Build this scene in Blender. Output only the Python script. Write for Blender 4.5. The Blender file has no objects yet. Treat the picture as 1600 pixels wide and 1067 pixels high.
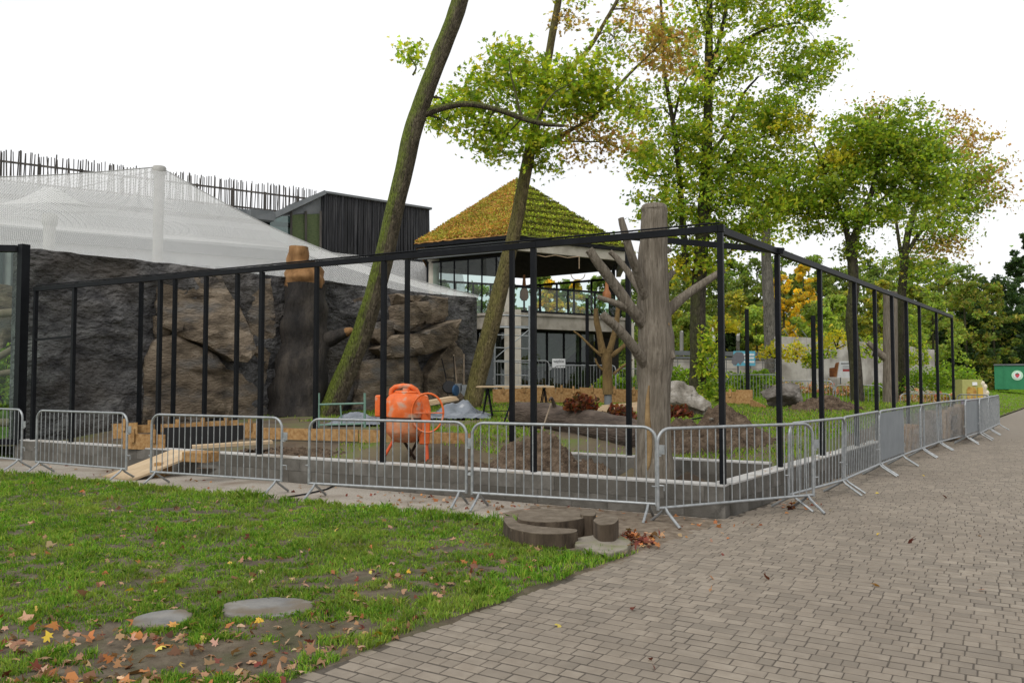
import bpy, math, random
import numpy as np
from mathutils import Vector, Matrix, noise as mnoise
random.seed(7); rng = np.random.default_rng(7)
S = bpy.context.scene
COL = S.collection
# ------------------------------------------------------------------ camera
F = 1244.4; EYE = 1.7; HOR = 588.0
PITCH = math.atan((HOR - 533.5) / F)
cam = bpy.data.cameras.new('camera'); cam.lens = 28.0; cam.sensor_width = 36.0
cam.clip_start = 0.1; cam.clip_end = 2000
camo = bpy.data.objects.new('camera', cam); COL.objects.link(camo)
camo.location = (0, 0, EYE); camo.rotation_euler = (math.radians(90) + PITCH, 0, 0)
S.camera = camo
# ------------------------------------------------------------------ overcast sky
W = bpy.data.worlds.new('World'); S.world = W; W.use_nodes = True
nt = W.node_tree; nt.nodes.clear()
SUN_EL, SUN_ROT = math.radians(48), math.radians(205)
sky = nt.nodes.new('ShaderNodeTexSky'); sky.sky_type = 'NISHITA'; sky.sun_disc = False
sky.sun_elevation = SUN_EL; sky.sun_rotation = SUN_ROT; sky.dust_density = 4.0; sky.air_density = 1.0
hs = nt.nodes.new('ShaderNodeHueSaturation'); hs.inputs['Saturation'].default_value = 0.25
hs.inputs['Value'].default_value = 0.10
nt.links.new(sky.outputs[0], hs.inputs['Color'])
cl = nt.nodes.new('ShaderNodeTexNoise'); cl.inputs['Scale'].default_value = 2.2; cl.inputs['Detail'].default_value = 4
cr = nt.nodes.new('ShaderNodeValToRGB')
cr.color_ramp.elements[0].position = 0.3; cr.color_ramp.elements[0].color = (0.80, 0.815, 0.845, 1)
cr.color_ramp.elements[1].position = 0.7; cr.color_ramp.elements[1].color = (.98, .98, .98, 1)
nt.links.new(cl.outputs['Fac'], cr.inputs[0])
mx = nt.nodes.new('ShaderNodeMix'); mx.data_type = 'RGBA'; mx.inputs[0].default_value = 0.88
nt.links.new(hs.outputs[0], mx.inputs[6]); nt.links.new(cr.outputs[0], mx.inputs[7])
bg = nt.nodes.new('ShaderNodeBackground'); bg.inputs['Strength'].default_value = 1.05
nt.links.new(mx.outputs[2], bg.inputs['Color'])
wo = nt.nodes.new('ShaderNodeOutputWorld'); nt.links.new(bg.outputs[0], wo.inputs[0])
sun = bpy.data.lights.new('sun', 'SUN'); sun.energy = 1.4; sun.angle = math.radians(24); sun.color = (1.0, 0.97, 0.92)
suno = bpy.data.objects.new('sun', sun); COL.objects.link(suno)
suno.rotation_euler = (math.radians(90) - SUN_EL, 0, math.radians(-28))
S.view_settings.view_transform = 'Standard'; S.view_settings.look = 'None'
S.view_settings.exposure = 0.3; S.view_settings.gamma = 1.0; S.view_settings.use_curve_mapping = False
S.cycles.max_bounces = 6; S.cycles.transparent_max_bounces = 24; S.cycles.diffuse_bounces = 3
S.cycles.caustics_reflective = False; S.cycles.caustics_refractive = False

# ------------------------------------------------------------------ placing helpers
_c, _s = math.cos(PITCH), math.sin(PITCH)
def D(px, py, d):
    """world point seen at photo pixel (px,py) at depth d"""
    u = (px - 800) / F; v = (533.5 - py) / F
    y = _c - v * _s; z = _s + v * _c
    return Vector((u / y * d, d, EYE + z / y * d))
def G(px, py, z=0.0):
    u = (px - 800) / F; v = (533.5 - py) / F
    y = _c - v * _s; zz = _s + v * _c
    k = (z - EYE) / zz
    return Vector((u * k, y * k, z))
def ppm(d): return F / d          # photo pixels per metre at depth d
V = Vector
C0 = np.array([2.54, 9.57])                    # corner of the kerb wall
eL = np.array([-.878, .478]); eL /= np.linalg.norm(eL)
eR = np.array([.601, .799]); eR /= np.linalg.norm(eR)
nL = np.array([-eL[1], eL[0]]); nL = nL if nL[1] > 0 else -nL     # inward of left run
nR = np.array([-eR[1], eR[0]])                                     # inward (left) of right run
def LP(t, off=0.0, z=0.0): p = C0 + eL * t + nL * off; return V((p[0], p[1], z))
def RP(t, off=0.0, z=0.0): p = C0 + eR * t + nR * off; return V((p[0], p[1], z))
def sst(x): x = np.clip(x, 0, 1); return x * x * (3 - 2 * x)
# value noise
def _h(ix, iy, s):
    n = (ix.astype(np.int64) * 374761393 + iy.astype(np.int64) * 668265263 + s * 1274126177) & 0xffffffff
    n = ((n ^ (n >> 13)) * 1274126177) & 0xffffffff
    return ((n ^ (n >> 16)) & 0xffff) / 65535.0
def vn(x, y, s=0):
    x = np.asarray(x, float); y = np.asarray(y, float)
    ix = np.floor(x); iy = np.floor(y); fx = x - ix; fy = y - iy
    fx = fx * fx * (3 - 2 * fx); fy = fy * fy * (3 - 2 * fy)
    a = _h(ix, iy, s); b = _h(ix + 1, iy, s); c = _h(ix, iy + 1, s); d = _h(ix + 1, iy + 1, s)
    return (a * (1 - fx) + b * fx) * (1 - fy) + (c * (1 - fx) + d * fx) * fy
def fbm(x, y, s=0, o=4):
    t = 0; a = .5; f = 1.0
    for i in range(o): t = t + a * vn(np.asarray(x) * f, np.asarray(y) * f, s + i * 17); a *= .5; f *= 2.03
    return t
def z_in(x, y):
    """height of the ground inside the enclosure and behind it"""
    x = np.asarray(x, float); y = np.asarray(y, float)
    dl = (x - C0[0]) * nL[0] + (y - C0[1]) * nL[1]
    dr = (x - C0[0]) * nR[0] + (y - C0[1]) * nR[1]
    tr = (x - C0[0]) * eR[0] + (y - C0[1]) * eR[1]
    z = .22 + .33 * sst((dl - .5) / 2.3) + .02 * np.clip(dl - 3, 0, 22)
    mk_ = sst((5.6 - dr) / .8) * (tr > -1)
    z = z * (1 - mk_) + mk_ * np.where(dl < 2.3, .08, np.minimum(z, .40 + np.clip(dl - 3.2, 0, 9) * .12))
    z = z * np.where(tr > 18.5, sst(dr / 6.0), 1.0) * (1 - .6 * sst((tr - 22) / 40))
    return z
def zi(x, y): return float(z_in(x, y))

# ------------------------------------------------------------------ materials
MATS = {}
def _ramp(nt, cols, lo=.3, hi=.7):
    r = nt.nodes.new('ShaderNodeValToRGB'); e = r.color_ramp.elements
    while len(e) < len(cols): e.new(.5)
    for i, c in enumerate(cols):
        e[i].position = lo + (hi - lo) * i / max(1, len(cols) - 1); e[i].color = (*c, 1)
    return r
def mat(name, cols, scale=4.0, rough=.8, bump=.3, bscale=40.0, metal=0.0, spec=.3, stretch=(1, 1, 1), detail=6.0,
        rnd=0.0, lo=.3, hi=.7, bdist=.02, coat=0.0, brough=.6, cols2=None, scale2=.6, lo2=.45, hi2=.62, stain=None):
    if name in MATS: return MATS[name]
    m = bpy.data.materials.new(name); m.use_nodes = True; nt = m.node_tree; nt.nodes.clear(); N = nt.nodes.new; K = nt.links.new
    out = N('ShaderNodeOutputMaterial'); b = N('ShaderNodeBsdfPrincipled'); K(b.outputs[0], out.inputs[0])
    tc = N('ShaderNodeTexCoord'); mp = N('ShaderNodeMapping'); mp.inputs['Scale'].default_value = stretch
    K(tc.outputs['Object'], mp.inputs[0]); vec = mp.outputs[0]
    if rnd:
        oi = N('ShaderNodeObjectInfo'); at = N('ShaderNodeAttribute'); at.attribute_name = 'Rnd'
        ad = N('ShaderNodeMath'); ad.operation = 'ADD'; K(oi.outputs['Random'], ad.inputs[0]); K(at.outputs['Fac'], ad.inputs[1])
        fr = N('ShaderNodeMath'); fr.operation = 'FRACT'; K(ad.outputs[0], fr.inputs[0])
        va = N('ShaderNodeVectorMath'); va.operation = 'ADD'; mu = N('ShaderNodeMath'); mu.operation = 'MULTIPLY'
        K(fr.outputs[0], mu.inputs[0]); mu.inputs[1].default_value = 31.0
        K(vec, va.inputs[0]); K(mu.outputs[0], va.inputs[1]); vec = va.outputs[0]
    n = N('ShaderNodeTexNoise'); n.inputs['Scale'].default_value = scale; n.inputs['Detail'].default_value = detail
    n.inputs['Roughness'].default_value = brough; K(vec, n.inputs['Vector'])
    r = _ramp(nt, cols, lo, hi); K(n.outputs['Fac'], r.inputs[0]); col = r.outputs[0]
    if cols2 is not None:      # large-scale stains
        n2 = N('ShaderNodeTexNoise'); n2.inputs['Scale'].default_value = scale2; n2.inputs['Detail'].default_value = 5; K(vec, n2.inputs['Vector'])
        r2 = N('ShaderNodeMapRange'); r2.inputs['From Min'].default_value = lo2; r2.inputs['From Max'].default_value = hi2; K(n2.outputs['Fac'], r2.inputs['Value'])
        mxx = N('ShaderNodeMix'); mxx.data_type = 'RGBA'; K(r2.outputs[0], mxx.inputs[0]); K(col, mxx.inputs[6]); mxx.inputs[7].default_value = (*cols2, 1)
        col = mxx.outputs[2]
    if stain:                  # worn and damp patches laid over many pieces, in world space
        gp_ = N('ShaderNodeNewGeometry'); n3 = N('ShaderNodeTexNoise'); n3.inputs['Scale'].default_value = .55; n3.inputs['Detail'].default_value = 7; n3.inputs['Roughness'].default_value = .6; K(gp_.outputs['Position'], n3.inputs['Vector'])
        r3 = N('ShaderNodeMapRange'); r3.inputs['From Min'].default_value = .42; r3.inputs['From Max'].default_value = .66; r3.inputs['To Max'].default_value = .55; K(n3.outputs['Fac'], r3.inputs['Value'])
        m3 = N('ShaderNodeMix'); m3.data_type = 'RGBA'; K(r3.outputs[0], m3.inputs[0]); K(col, m3.inputs[6]); m3.inputs[7].default_value = (*stain, 1); col = m3.outputs[2]
    if rnd:
        mr = N('ShaderNodeMapRange'); mr.inputs['To Min'].default_value = 1 - rnd; mr.inputs['To Max'].default_value = 1 + rnd
        K(fr.outputs[0], mr.inputs['Value'])
        mm = N('ShaderNodeVectorMath'); mm.operation = 'SCALE'; K(col, mm.inputs[0]); K(mr.outputs[0], mm.inputs['Scale']); col = mm.outputs[0]
    K(col, b.inputs['Base Color'])
    b.inputs['Roughness'].default_value = rough; b.inputs['Metallic'].default_value = metal
    b.inputs['Specular IOR Level'].default_value = spec; b.inputs['Coat Weight'].default_value = coat
    if bump:
        nb = N('ShaderNodeTexNoise'); nb.inputs['Scale'].default_value = bscale; nb.inputs['Detail'].default_value = 5; K(vec, nb.inputs['Vector'])
        bp = N('ShaderNodeBump'); bp.inputs['Strength'].default_value = bump; bp.inputs['Distance'].default_value = bdist
        K(nb.outputs['Fac'], bp.inputs['Height']); K(bp.outputs[0], b.inputs['Normal'])
    MATS[name] = m; return m
def leafmat(name, trans=.45, rough=.55, spec=.25):
    if name in MATS: return MATS[name]
    m = bpy.data.materials.new(name); m.use_nodes = True; nt = m.node_tree; nt.nodes.clear(); N = nt.nodes.new; K = nt.links.new
    out = N('ShaderNodeOutputMaterial'); b = N('ShaderNodeBsdfPrincipled'); a = N('ShaderNodeAttribute'); a.attribute_name = 'Col'
    K(a.outputs['Color'], b.inputs['Base Color']); b.inputs['Roughness'].default_value = rough; b.inputs['Specular IOR Level'].default_value = spec
    t = N('ShaderNodeBsdfTranslucent'); sc = N('ShaderNodeVectorMath'); sc.operation = 'MULTIPLY'; sc.inputs[1].default_value = (1.7, 1.75, .9)
    K(a.outputs['Color'], sc.inputs[0]); K(sc.outputs[0], t.inputs['Color'])
    mxs = N('ShaderNodeMixShader'); mxs.inputs[0].default_value = trans; K(b.outputs[0], mxs.inputs[1]); K(t.outputs[0], mxs.inputs[2])
    K(mxs.outputs[0], out.inputs[0]); MATS[name] = m; return m
def flat(name, c, rough=.6, metal=0, spec=.3):
    return mat(name, [tuple(x * .9 for x in c), tuple(min(1, x * 1.08) for x in c)], scale=9, rough=rough, bump=.05, metal=metal, spec=spec)
def glassmat(name, tint=(.75, .85, .82), a=.35, rough=.02):
    if name in MATS: return MATS[name]
    m = bpy.data.materials.new(name); m.use_nodes = True; nt = m.node_tree; nt.nodes.clear(); N = nt.nodes.new; K = nt.links.new
    out = N('ShaderNodeOutputMaterial'); g = N('ShaderNodeBsdfGlossy'); g.inputs['Roughness'].default_value = rough; g.inputs['Color'].default_value = (.9, .95, .93, 1)
    t = N('ShaderNodeBsdfTransparent'); t.inputs['Color'].default_value = (*tint, 1)
    mxs = N('ShaderNodeMixShader'); mxs.inputs[0].default_value = a; K(t.outputs[0], mxs.inputs[1]); K(g.outputs[0], mxs.inputs[2]); K(mxs.outputs[0], out.inputs[0])
    MATS[name] = m; return m

# ------------------------------------------------------------------ mesh builder
def link(o, parent=None, local=False):
    COL.objects.link(o)
    if parent is not None:
        o.parent = parent
        if not local and parent.parent is None: o.matrix_parent_inverse = parent.matrix_basis.inverted()
    return o
def tag(o, label=None, cat=None, group=None, kind=None):
    if label: o['label'] = label
    if cat: o['category'] = cat
    if group: o['group'] = group
    if kind: o['kind'] = kind
    return o
def thing(name, label, cat, loc=(0, 0, 0), rz=0.0, group=None):
    o = bpy.data.objects.new(name, None); o.empty_display_size = .2; COL.objects.link(o)
    o.location = loc; o.rotation_euler = (0, 0, rz)
    return tag(o, label, cat, group)
class MB:
    def __init__(s): s.v = []; s.f = []
    def quad(s, *p):
        n = len(s.v); s.v += [tuple(q) for q in p]; s.f.append(tuple(range(n, n + len(p)))); return s
    def box(s, c, size, ax=None, ay=None, az=None):
        c = V(c); ax = V(ax) if ax is not None else V((1, 0, 0)); az = V(az) if az is not None else V((0, 0, 1))
        ax = ax.normalized(); ay = V(ay) if ay is not None else az.cross(ax); ay = ay.normalized(); az = ax.cross(ay).normalized()
        hx, hy, hz = size[0] / 2, size[1] / 2, size[2] / 2; n = len(s.v)
        for i, j, k in ((-1, -1, -1), (1, -1, -1), (1, 1, -1), (-1, 1, -1), (-1, -1, 1), (1, -1, 1), (1, 1, 1), (-1, 1, 1)):
            s.v.append(tuple(c + ax * hx * i + ay * hy * j + az * hz * k))
        for q in ((0, 3, 2, 1), (4, 5, 6, 7), (0, 1, 5, 4), (1, 2, 6, 5), (2, 3, 7, 6), (3, 0, 4, 7)): s.f.append(tuple(n + i for i in q))
        return s
    def beam(s, p0, p1, w, h, up=(0, 0, 1)):
        p0 = V(p0); p1 = V(p1); ax = p1 - p0; L = ax.length; ax = ax.normalized(); up = V(up)
        if abs(ax.dot(up)) > .99: up = V((1, 0, 0)) if abs(ax.x) < .9 else V((0, 1, 0))
        ay = up.cross(ax).normalized()
        return s.box((p0 + p1) / 2, (L, w, h), ax, ay)
    def tube(s, pts, r, n=8, cap=True, wob=0.0, seed=0):
        pts = [V(p) for p in pts]; m = len(pts); rs = [r] * m if not hasattr(r, '__len__') else list(r); b = len(s.v)
        t0 = (pts[1] - pts[0]).normalized(); ref = V((0, 0, 1)) if abs(t0.z) < .9 else V((1, 0, 0)); u = t0.cross(ref).normalized()
        for i, p in enumerate(pts):
            t = (pts[min(i + 1, m - 1)] - pts[max(i - 1, 0)]).normalized(); u = (u - t * u.dot(t)).normalized(); w = t.cross(u)
            for k in range(n):
                a = 2 * math.pi * k / n; rr = rs[i]
                if wob: rr *= 1 + wob * mnoise.noise(V((math.cos(a) * 1.3 + seed, math.sin(a) * 1.3, i * .35)))
                s.v.append(tuple(p + u * math.cos(a) * rr + w * math.sin(a) * rr))
        for i in range(m - 1):
            for k in range(n):
                k2 = (k + 1) % n; s.f.append((b + i * n + k, b + i * n + k2, b + (i + 1) * n + k2, b + (i + 1) * n + k))
        if cap:
            s.f.append(tuple(b + k for k in reversed(range(n)))); s.f.append(tuple(b + (m - 1) * n + k for k in range(n)))
        return s
    def lathe(s, o, prof, n=28, axis=(0, 0, 1)):
        o = V(o); ax = V(axis).normalized(); u = ax.cross(V((0, 1, 0)) if abs(ax.y) < .9 else V((1, 0, 0))).normalized(); w = ax.cross(u); b = len(s.v)
        for r, z in prof:
            for k in range(n):
                a = 2 * math.pi * k / n; s.v.append(tuple(o + ax * z + (u * math.cos(a) + w * math.sin(a)) * r))
        for i in range(len(prof) - 1):
            for k in range(n):
                k2 = (k + 1) % n; s.f.append((b + i * n + k, b + i * n + k2, b + (i + 1) * n + k2, b + (i + 1) * n + k))
        s.f.append(tuple(b + k for k in reversed(range(n)))); s.f.append(tuple(b + (len(prof) - 1) * n + k for k in range(n)))
        return s
    def prism(s, pts, o, ux, uy, th):
        """2-D outline pts on axes ux,uy from o, extruded th along ux x uy"""
        o = V(o); ux = V(ux); uy = V(uy); nz = ux.cross(uy).normalized() * th; n = len(pts); b = len(s.v)
        for p in pts: s.v.append(tuple(o + ux * p[0] + uy * p[1]))
        for p in pts: s.v.append(tuple(o + ux * p[0] + uy * p[1] + nz))
        s.f.append(tuple(b + i for i in reversed(range(n)))); s.f.append(tuple(b + n + i for i in range(n)))
        for i in range(n): j = (i + 1) % n; s.f.append((b + i, b + j, b + n + j, b + n + i))
        return s
    def mesh(s, name, m=None, smooth=None):
        me = bpy.data.meshes.new(name); me.from_pydata(s.v, [], s.f); me.validate()
        if m is not None: me.materials.append(m)
        if smooth is not None and len(me.polygons):
            me.polygons.foreach_set('use_smooth', [True] * len(me.polygons)); me.set_sharp_from_angle(angle=math.radians(smooth))
        me.update(); return me
    def build(s, name, m=None, parent=None, smooth=None, local=False):
        return link(bpy.data.objects.new(name, s.mesh(name, m, smooth)), parent, local)
def bevel(o, w=.01, seg=1):
    md = o.modifiers.new('bevel', 'BEVEL'); md.width = w; md.segments = seg; md.limit_method = 'ANGLE'; return o
def np_mesh(name, verts, k, m, colors=None, smooth=False):
    """verts (N,k,3): N separate k-gons; colours (N,3)"""
    verts = np.asarray(verts, np.float32); N = verts.shape[0]; me = bpy.data.meshes.new(name)
    me.vertices.add(N * k); me.vertices.foreach_set('co', verts.reshape(-1))
    me.loops.add(N * k); me.loops.foreach_set('vertex_index', np.arange(N * k, dtype=np.int32))
    me.polygons.add(N); me.polygons.foreach_set('loop_start', np.arange(0, N * k, k, dtype=np.int32))
    me.polygons.foreach_set('loop_total', np.full(N, k, np.int32))
    if colors is not None:
        a = me.color_attributes.new('Col', 'FLOAT_COLOR', 'POINT'); c = np.ones((N, k, 4), np.float32); c[:, :, :3] = np.asarray(colors)[:, None, :]
        a.data.foreach_set('color', c.reshape(-1))
    me.materials.append(m); me.update(calc_edges=True); return me
def np_obj(name, verts, k, m, colors=None, parent=None):
    return link(bpy.data.objects.new(name, np_mesh(name, verts, k, m, colors)), parent)
def grid_mesh(name, X, Y, Z, m, smooth=True, keep=None):
    h, w = X.shape; v = np.stack([X, Y, Z], -1).reshape(-1, 3)
    i = np.arange((h - 1) * (w - 1)); r = i // (w - 1); c = i % (w - 1); a = r * w + c
    q = np.stack([a, a + 1, a + w + 1, a + w], -1)
    if keep is not None: q = q[keep.reshape(-1)]
    me = bpy.data.meshes.new(name); me.from_pydata(v.tolist(), [], q.tolist()); me.materials.append(m)
    if smooth: me.polygons.foreach_set('use_smooth', [True] * len(me.polygons))
    me.update(); return me
def spline(pts, n=6):
    """Catmull-Rom through 4-vectors (x,y,z,r)"""
    P = [np.array(p, float) for p in pts]; P = [2 * P[0] - P[1]] + P + [2 * P[-1] - P[-2]]; o = []
    for i in range(1, len(P) - 2):
        for j in range(n):
            t = j / n; a, b, c, d = P[i - 1], P[i], P[i + 1], P[i + 2]
            o.append(.5 * ((2 * b) + (-a + c) * t + (2 * a - 5 * b + 4 * c - d) * t * t + (-a + 3 * b - 3 * c + d) * t ** 3))
    o.append(P[-2]); return o
def limb(mb, pts, n=10, sub=5, wob=.12, seed=0):
    s = spline(pts, sub); mb.tube([p[:3] for p in s], [max(.004, p[3]) for p in s], n, True, wob, seed); return s
def PX(l, d=None):
    """photo-space limb [(px,py,r[,d])] -> 4-vectors"""
    o = []
    for q in l:
        dd = q[3] if len(q) > 3 else d; p = D(q[0], q[1], dd); o.append((p.x, p.y, p.z, q[2]))
    return o
def rock_mesh(name, m, seed, sx, sy, sz, cuts=14, sub=4, rough=.05, lo=.55, hi=.85):
    """angular boulder: icosphere sliced flat by random planes, then roughened"""
    import bmesh
    bm = bmesh.new(); bmesh.ops.create_icosphere(bm, subdivisions=sub, radius=1.0); R = random.Random(seed)
    pl = []
    for i in range(cuts):
        n = V((R.gauss(0, 1), R.gauss(0, 1), R.gauss(0, 1))).normalized(); pl.append((n, R.uniform(lo, hi)))
    for v in bm.verts:
        for n, d in pl:
            k = v.co.dot(n) - d
            if k > 0: v.co -= n * k
        p = v.co * 2.3 + V((seed, 0, 0))
        v.co += v.co.normalized() * (mnoise.noise(p) * rough * 2 + mnoise.noise(p * 3.1) * rough)
        v.co = V((v.co.x * sx, v.co.y * sy, v.co.z * sz))
    me = bpy.data.meshes.new(name); bm.to_mesh(me); bm.free(); me.materials.append(m)
    me.polygons.foreach_set('use_smooth', [True] * len(me.polygons)); me.set_sharp_from_angle(angle=math.radians(28)); return me
# ------------------------------------------------------------------ leaves
MAPLE = np.array([(0, -.5), (.12, -.22), (.42, -.28), (.36, -.02), (.5, .16), (.2, .14), (0, .55), (-.2, .14), (-.5, .16), (-.36, -.02), (-.42, -.28), (-.12, -.22)])
OVAL = np.array([(0, -.5), (.24, -.12), (.2, .2), (0, .5), (-.2, .2), (-.24, -.12)])
LOBE = np.array([(0, -.5), (.3, -.2), (.45, .1), (.12, .18), (0, .5), (-.12, .18), (-.45, .1), (-.3, -.2)])
DIAM = np.array([(0, -.5), (.33, 0), (0, .5), (-.33, 0)])
def leaf_verts(c, size, shape, upbias=1.2, curl=.25, r=rng):
    N = len(c); n = r.normal(size=(N, 3)); n[:, 2] += upbias; n /= np.linalg.norm(n, axis=1, keepdims=True)
    t = r.normal(size=(N, 3)); t -= n * (t * n).sum(1, keepdims=True); t /= np.linalg.norm(t, axis=1, keepdims=True); b = np.cross(n, t)
    s = np.asarray(size).reshape(-1, 1, 1); sh = shape[None] * (1 + .22 * r.normal(size=(N, len(shape), 1))) * np.stack([.75 + .5 * r.random((N, 1)), .85 + .3 * r.random((N, 1))], -1)
    cu = curl * (sh[..., 0:1] ** 2 * 1.5 + sh[..., 1:2] ** 2 * .7) * (r.random((N, 1, 1)) * 1.6 - .3)
    return np.asarray(c)[:, None, :] + s * (t[:, None, :] * sh[..., 0:1] + b[:, None, :] * sh[..., 1:2] - n[:, None, :] * cu)
def pal(cols, N, jit=.22, r=rng, w=None):
    cols = np.asarray(cols, float); i = r.choice(len(cols), N, p=w); c = cols[i] * (1 + r.normal(size=(N, 1)) * jit) * (1 + r.normal(size=(N, 3)) * .06)
    return np.clip(c, .003, .9)

# ------------------------------------------------------------------ ground sheets
M_earth = mat('earth', [(.035, .026, .018), (.085, .062, .042), (.12, .095, .07)], scale=3, bump=.7, bscale=25, rough=.95)
M_turf = mat('turf_soil', [(.08, .13, .02), (.11, .16, .025), (.12, .11, .04)], scale=1.6, bump=.8, bscale=35, rough=.95, cols2=(.085, .07, .05), lo2=.52, hi2=.66)
M_grav = mat('fine_gravel', [(.21, .18, .145), (.32, .285, .24), (.42, .38, .325)], scale=45, bump=.6, bscale=120, rough=.95, bdist=.01, cols2=(.2, .16, .12), scale2=1.2, lo2=.5, hi2=.7)
M_bed = mat('joint_sand', [(.06, .05, .039), (.1, .084, .067)], scale=20, bump=.5, bscale=90, rough=.95)
M_pave = mat('paver_concrete', [(.178, .147, .112), (.222, .187, .146), (.262, .225, .178)], scale=7, bump=.35, bscale=160, bdist=.004, rough=.78, rnd=.07, cols2=(.165, .14, .11), scale2=.9, spec=.35, stain=(.165, .136, .105))
M_pfar = mat('paver_far', [(.17, .143, .112), (.215, .182, .145)], scale=6, bump=.3, bscale=60, rough=.8)
M_conc = mat('kerb_concrete', [(.075, .07, .06), (.12, .112, .098), (.165, .155, .138)], scale=5, bump=.5, bscale=60, rough=.9, rnd=.05, cols2=(.085, .078, .066), scale2=1.6)
M_cope = mat('coping_concrete', [(.36, .35, .33), (.46, .45, .43)], scale=8, bump=.3, bscale=60, rough=.85, rnd=.06, cols2=(.3, .27, .23), scale2=1.5, lo2=.55)

g = MB(); g.quad((-420, -20, -.05), (420, -20, -.05), (420, 800, -.05), (-420, 800, -.05))
tag(g.build('ground', M_turf), kind='structure')
# lawn with a slightly bumpy surface (outside of the gravel strip, left of the paved path)
GW = 1.46
SLABS = [(G(256, 971), .20, .20), (G(418, 953), .335, .25)]
def slabfree(x, y):
    o = np.ones(np.shape(x), bool)
    for p, a_, b_ in SLABS: o &= ((x - p.x) / (a_ * .95)) ** 2 + ((y - p.y) / (b_ * .9)) ** 2 > 1
    return o
def lawn_mask(x, y):
    dl = (x - C0[0]) * nL[0] + (y - C0[1]) * nL[1]; dr = (x - C0[0]) * nR[0] + (y - C0[1]) * nR[1]
    wob = .10 * (fbm(x * 1.7, y * 1.7, 3) - .5) * 2
    stump = ((x - 1.15) / 1.15) ** 2 + ((y - 8.35) / .62) ** 2
    return (dl < -GW + wob) & (dr > .0 + wob * .9) & (stump > 1.0) & slabfree(x, y)
def lawn_z(x, y): return .018 + .05 * (fbm(x * .8, y * .8, 5) - .45) + .03 * (fbm(x * 4, y * 4, 9) - .5)
xs = np.arange(-12, 3.2, .06); ys = np.arange(2.6, 17, .06); X, Y = np.meshgrid(xs, ys); 
_dl = (X - C0[0]) * nL[0] + (Y - C0[1]) * nL[1]; _dr = (X - C0[0]) * nR[0] + (Y - C0[1]) * nR[1]
_st = ((X - 1.15) / 1.15) ** 2 + ((Y - 8.35) / .62) ** 2
_w = .16 * (fbm(X * 2.3, Y * 2.3, 71) - .5) + .06 * (fbm(X * 9, Y * 9, 73) - .5)
_e = np.minimum(np.minimum((-GW - _dl) + .12 + _w, _dr + .10 + _w * .9), (_st - 1) * .5 + .1)
Z = np.maximum(lawn_z(X, Y), .006) * sst(_e / .22) - .03 * (1 - sst(_e / .12))
mk = ((_dl < -GW + .35) & (_dr > -.28))[:-1, :-1]
# bare, trodden patches given by their place on the ground: (px,py,rx_m,ry_m)
BARE = [(330, 803, .5, .09), (150, 775, .3, .07), (60, 1015, .5, .16), (290, 1022, .9, .17), (160, 1052, .4, .1), (560, 905, .28, .12), (620, 935, .25, .08), (760, 900, .2, .13),
        (420, 880, .45, .07), (500, 920, .35, .06), (475, 990, .55, .12), (265, 800, .3, .06), (450, 985, .3, .1), (120, 1000, .3, .08), (690, 862, .3, .06), (90, 1060, .5, .08), (380, 1045, .4, .1), (20, 985, .3, .07)]
BG_ = [(G(a, b), c, d) for a, b, c, d in BARE]
def bare(x, y):
    v = np.zeros_like(x)
    for p, rx, ry in BG_:
        q = ((x - p.x) / (rx * 1.3)) ** 2 + ((y - p.y) / (ry * 2.5)) ** 2
        v = np.maximum(v, 1 - q)
    n = fbm(x * 2.6, y * 2.6, 21)
    return np.clip(np.maximum(v * 1.35 + (fbm(x * 5, y * 5, 29) - .52) * 3.4, (n - .60) * 5), 0, 1)
M_lawn = mat('lawn_soil', [(.05, .038, .025), (.095, .075, .05), (.14, .115, .08)], scale=6, bump=.8, bscale=50, rough=.95, cols2=(.06, .06, .026), scale2=2.5, lo2=.5, hi2=.7)
tag(link(bpy.data.objects.new('lawn', grid_mesh('lawn', X, Y, Z, M_lawn, keep=mk))), kind='structure')
gv = MB(); a = LP(-3.5, -GW - .35, -.004); b = LP(16, -GW - .35, -.004); c = LP(16, .1, -.004); d = LP(-3.5, .1, -.004)
gv.quad(RP(-4.2, .0, -.0035), RP(.6, .0, -.0035), LP(16, .1, -.004), LP(16, -GW - .4, -.004), LP(1.2, -GW - .4, -.004))
tag(gv.build('gravel_strip', M_grav), kind='structure')
ds = MB(); xs = np.arange(-2.2, 2.62, .07); ys = np.arange(6.2, 11.2, .07); X, Y = np.meshgrid(xs, ys)
_dl = (X - C0[0]) * nL[0] + (Y - C0[1]) * nL[1]; _dr = (X - C0[0]) * nR[0] + (Y - C0[1]) * nR[1]; _n = fbm(X * 1.6, Y * 1.6, 101) - .5 + .5 * (fbm(X * 7, Y * 7, 103) - .5)
_e = np.minimum(np.minimum(-_dl + .0, _dr + .10 + .25 * _n), (2.6 - np.hypot(X - 1.9, Y - 8.9) * 1.15) + 1.6 * _n); Z = -.004 + .022 * sst(_e / .25) + .010 * (fbm(X * 9, Y * 9, 107) - .5); Z = np.where(_e < 0, -.03, Z)
tag(link(bpy.data.objects.new('trodden_soil', grid_mesh('trodden_soil', X, Y, Z, mat('trodden_soil', [(.085, .064, .045), (.16, .125, .09), (.22, .18, .135)], scale=9, bump=.7, bscale=70, bdist=.015, rough=.95), keep=((_dl < -.02) & (_dr > -.2))[:-1, :-1]))), kind='structure')

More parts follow.
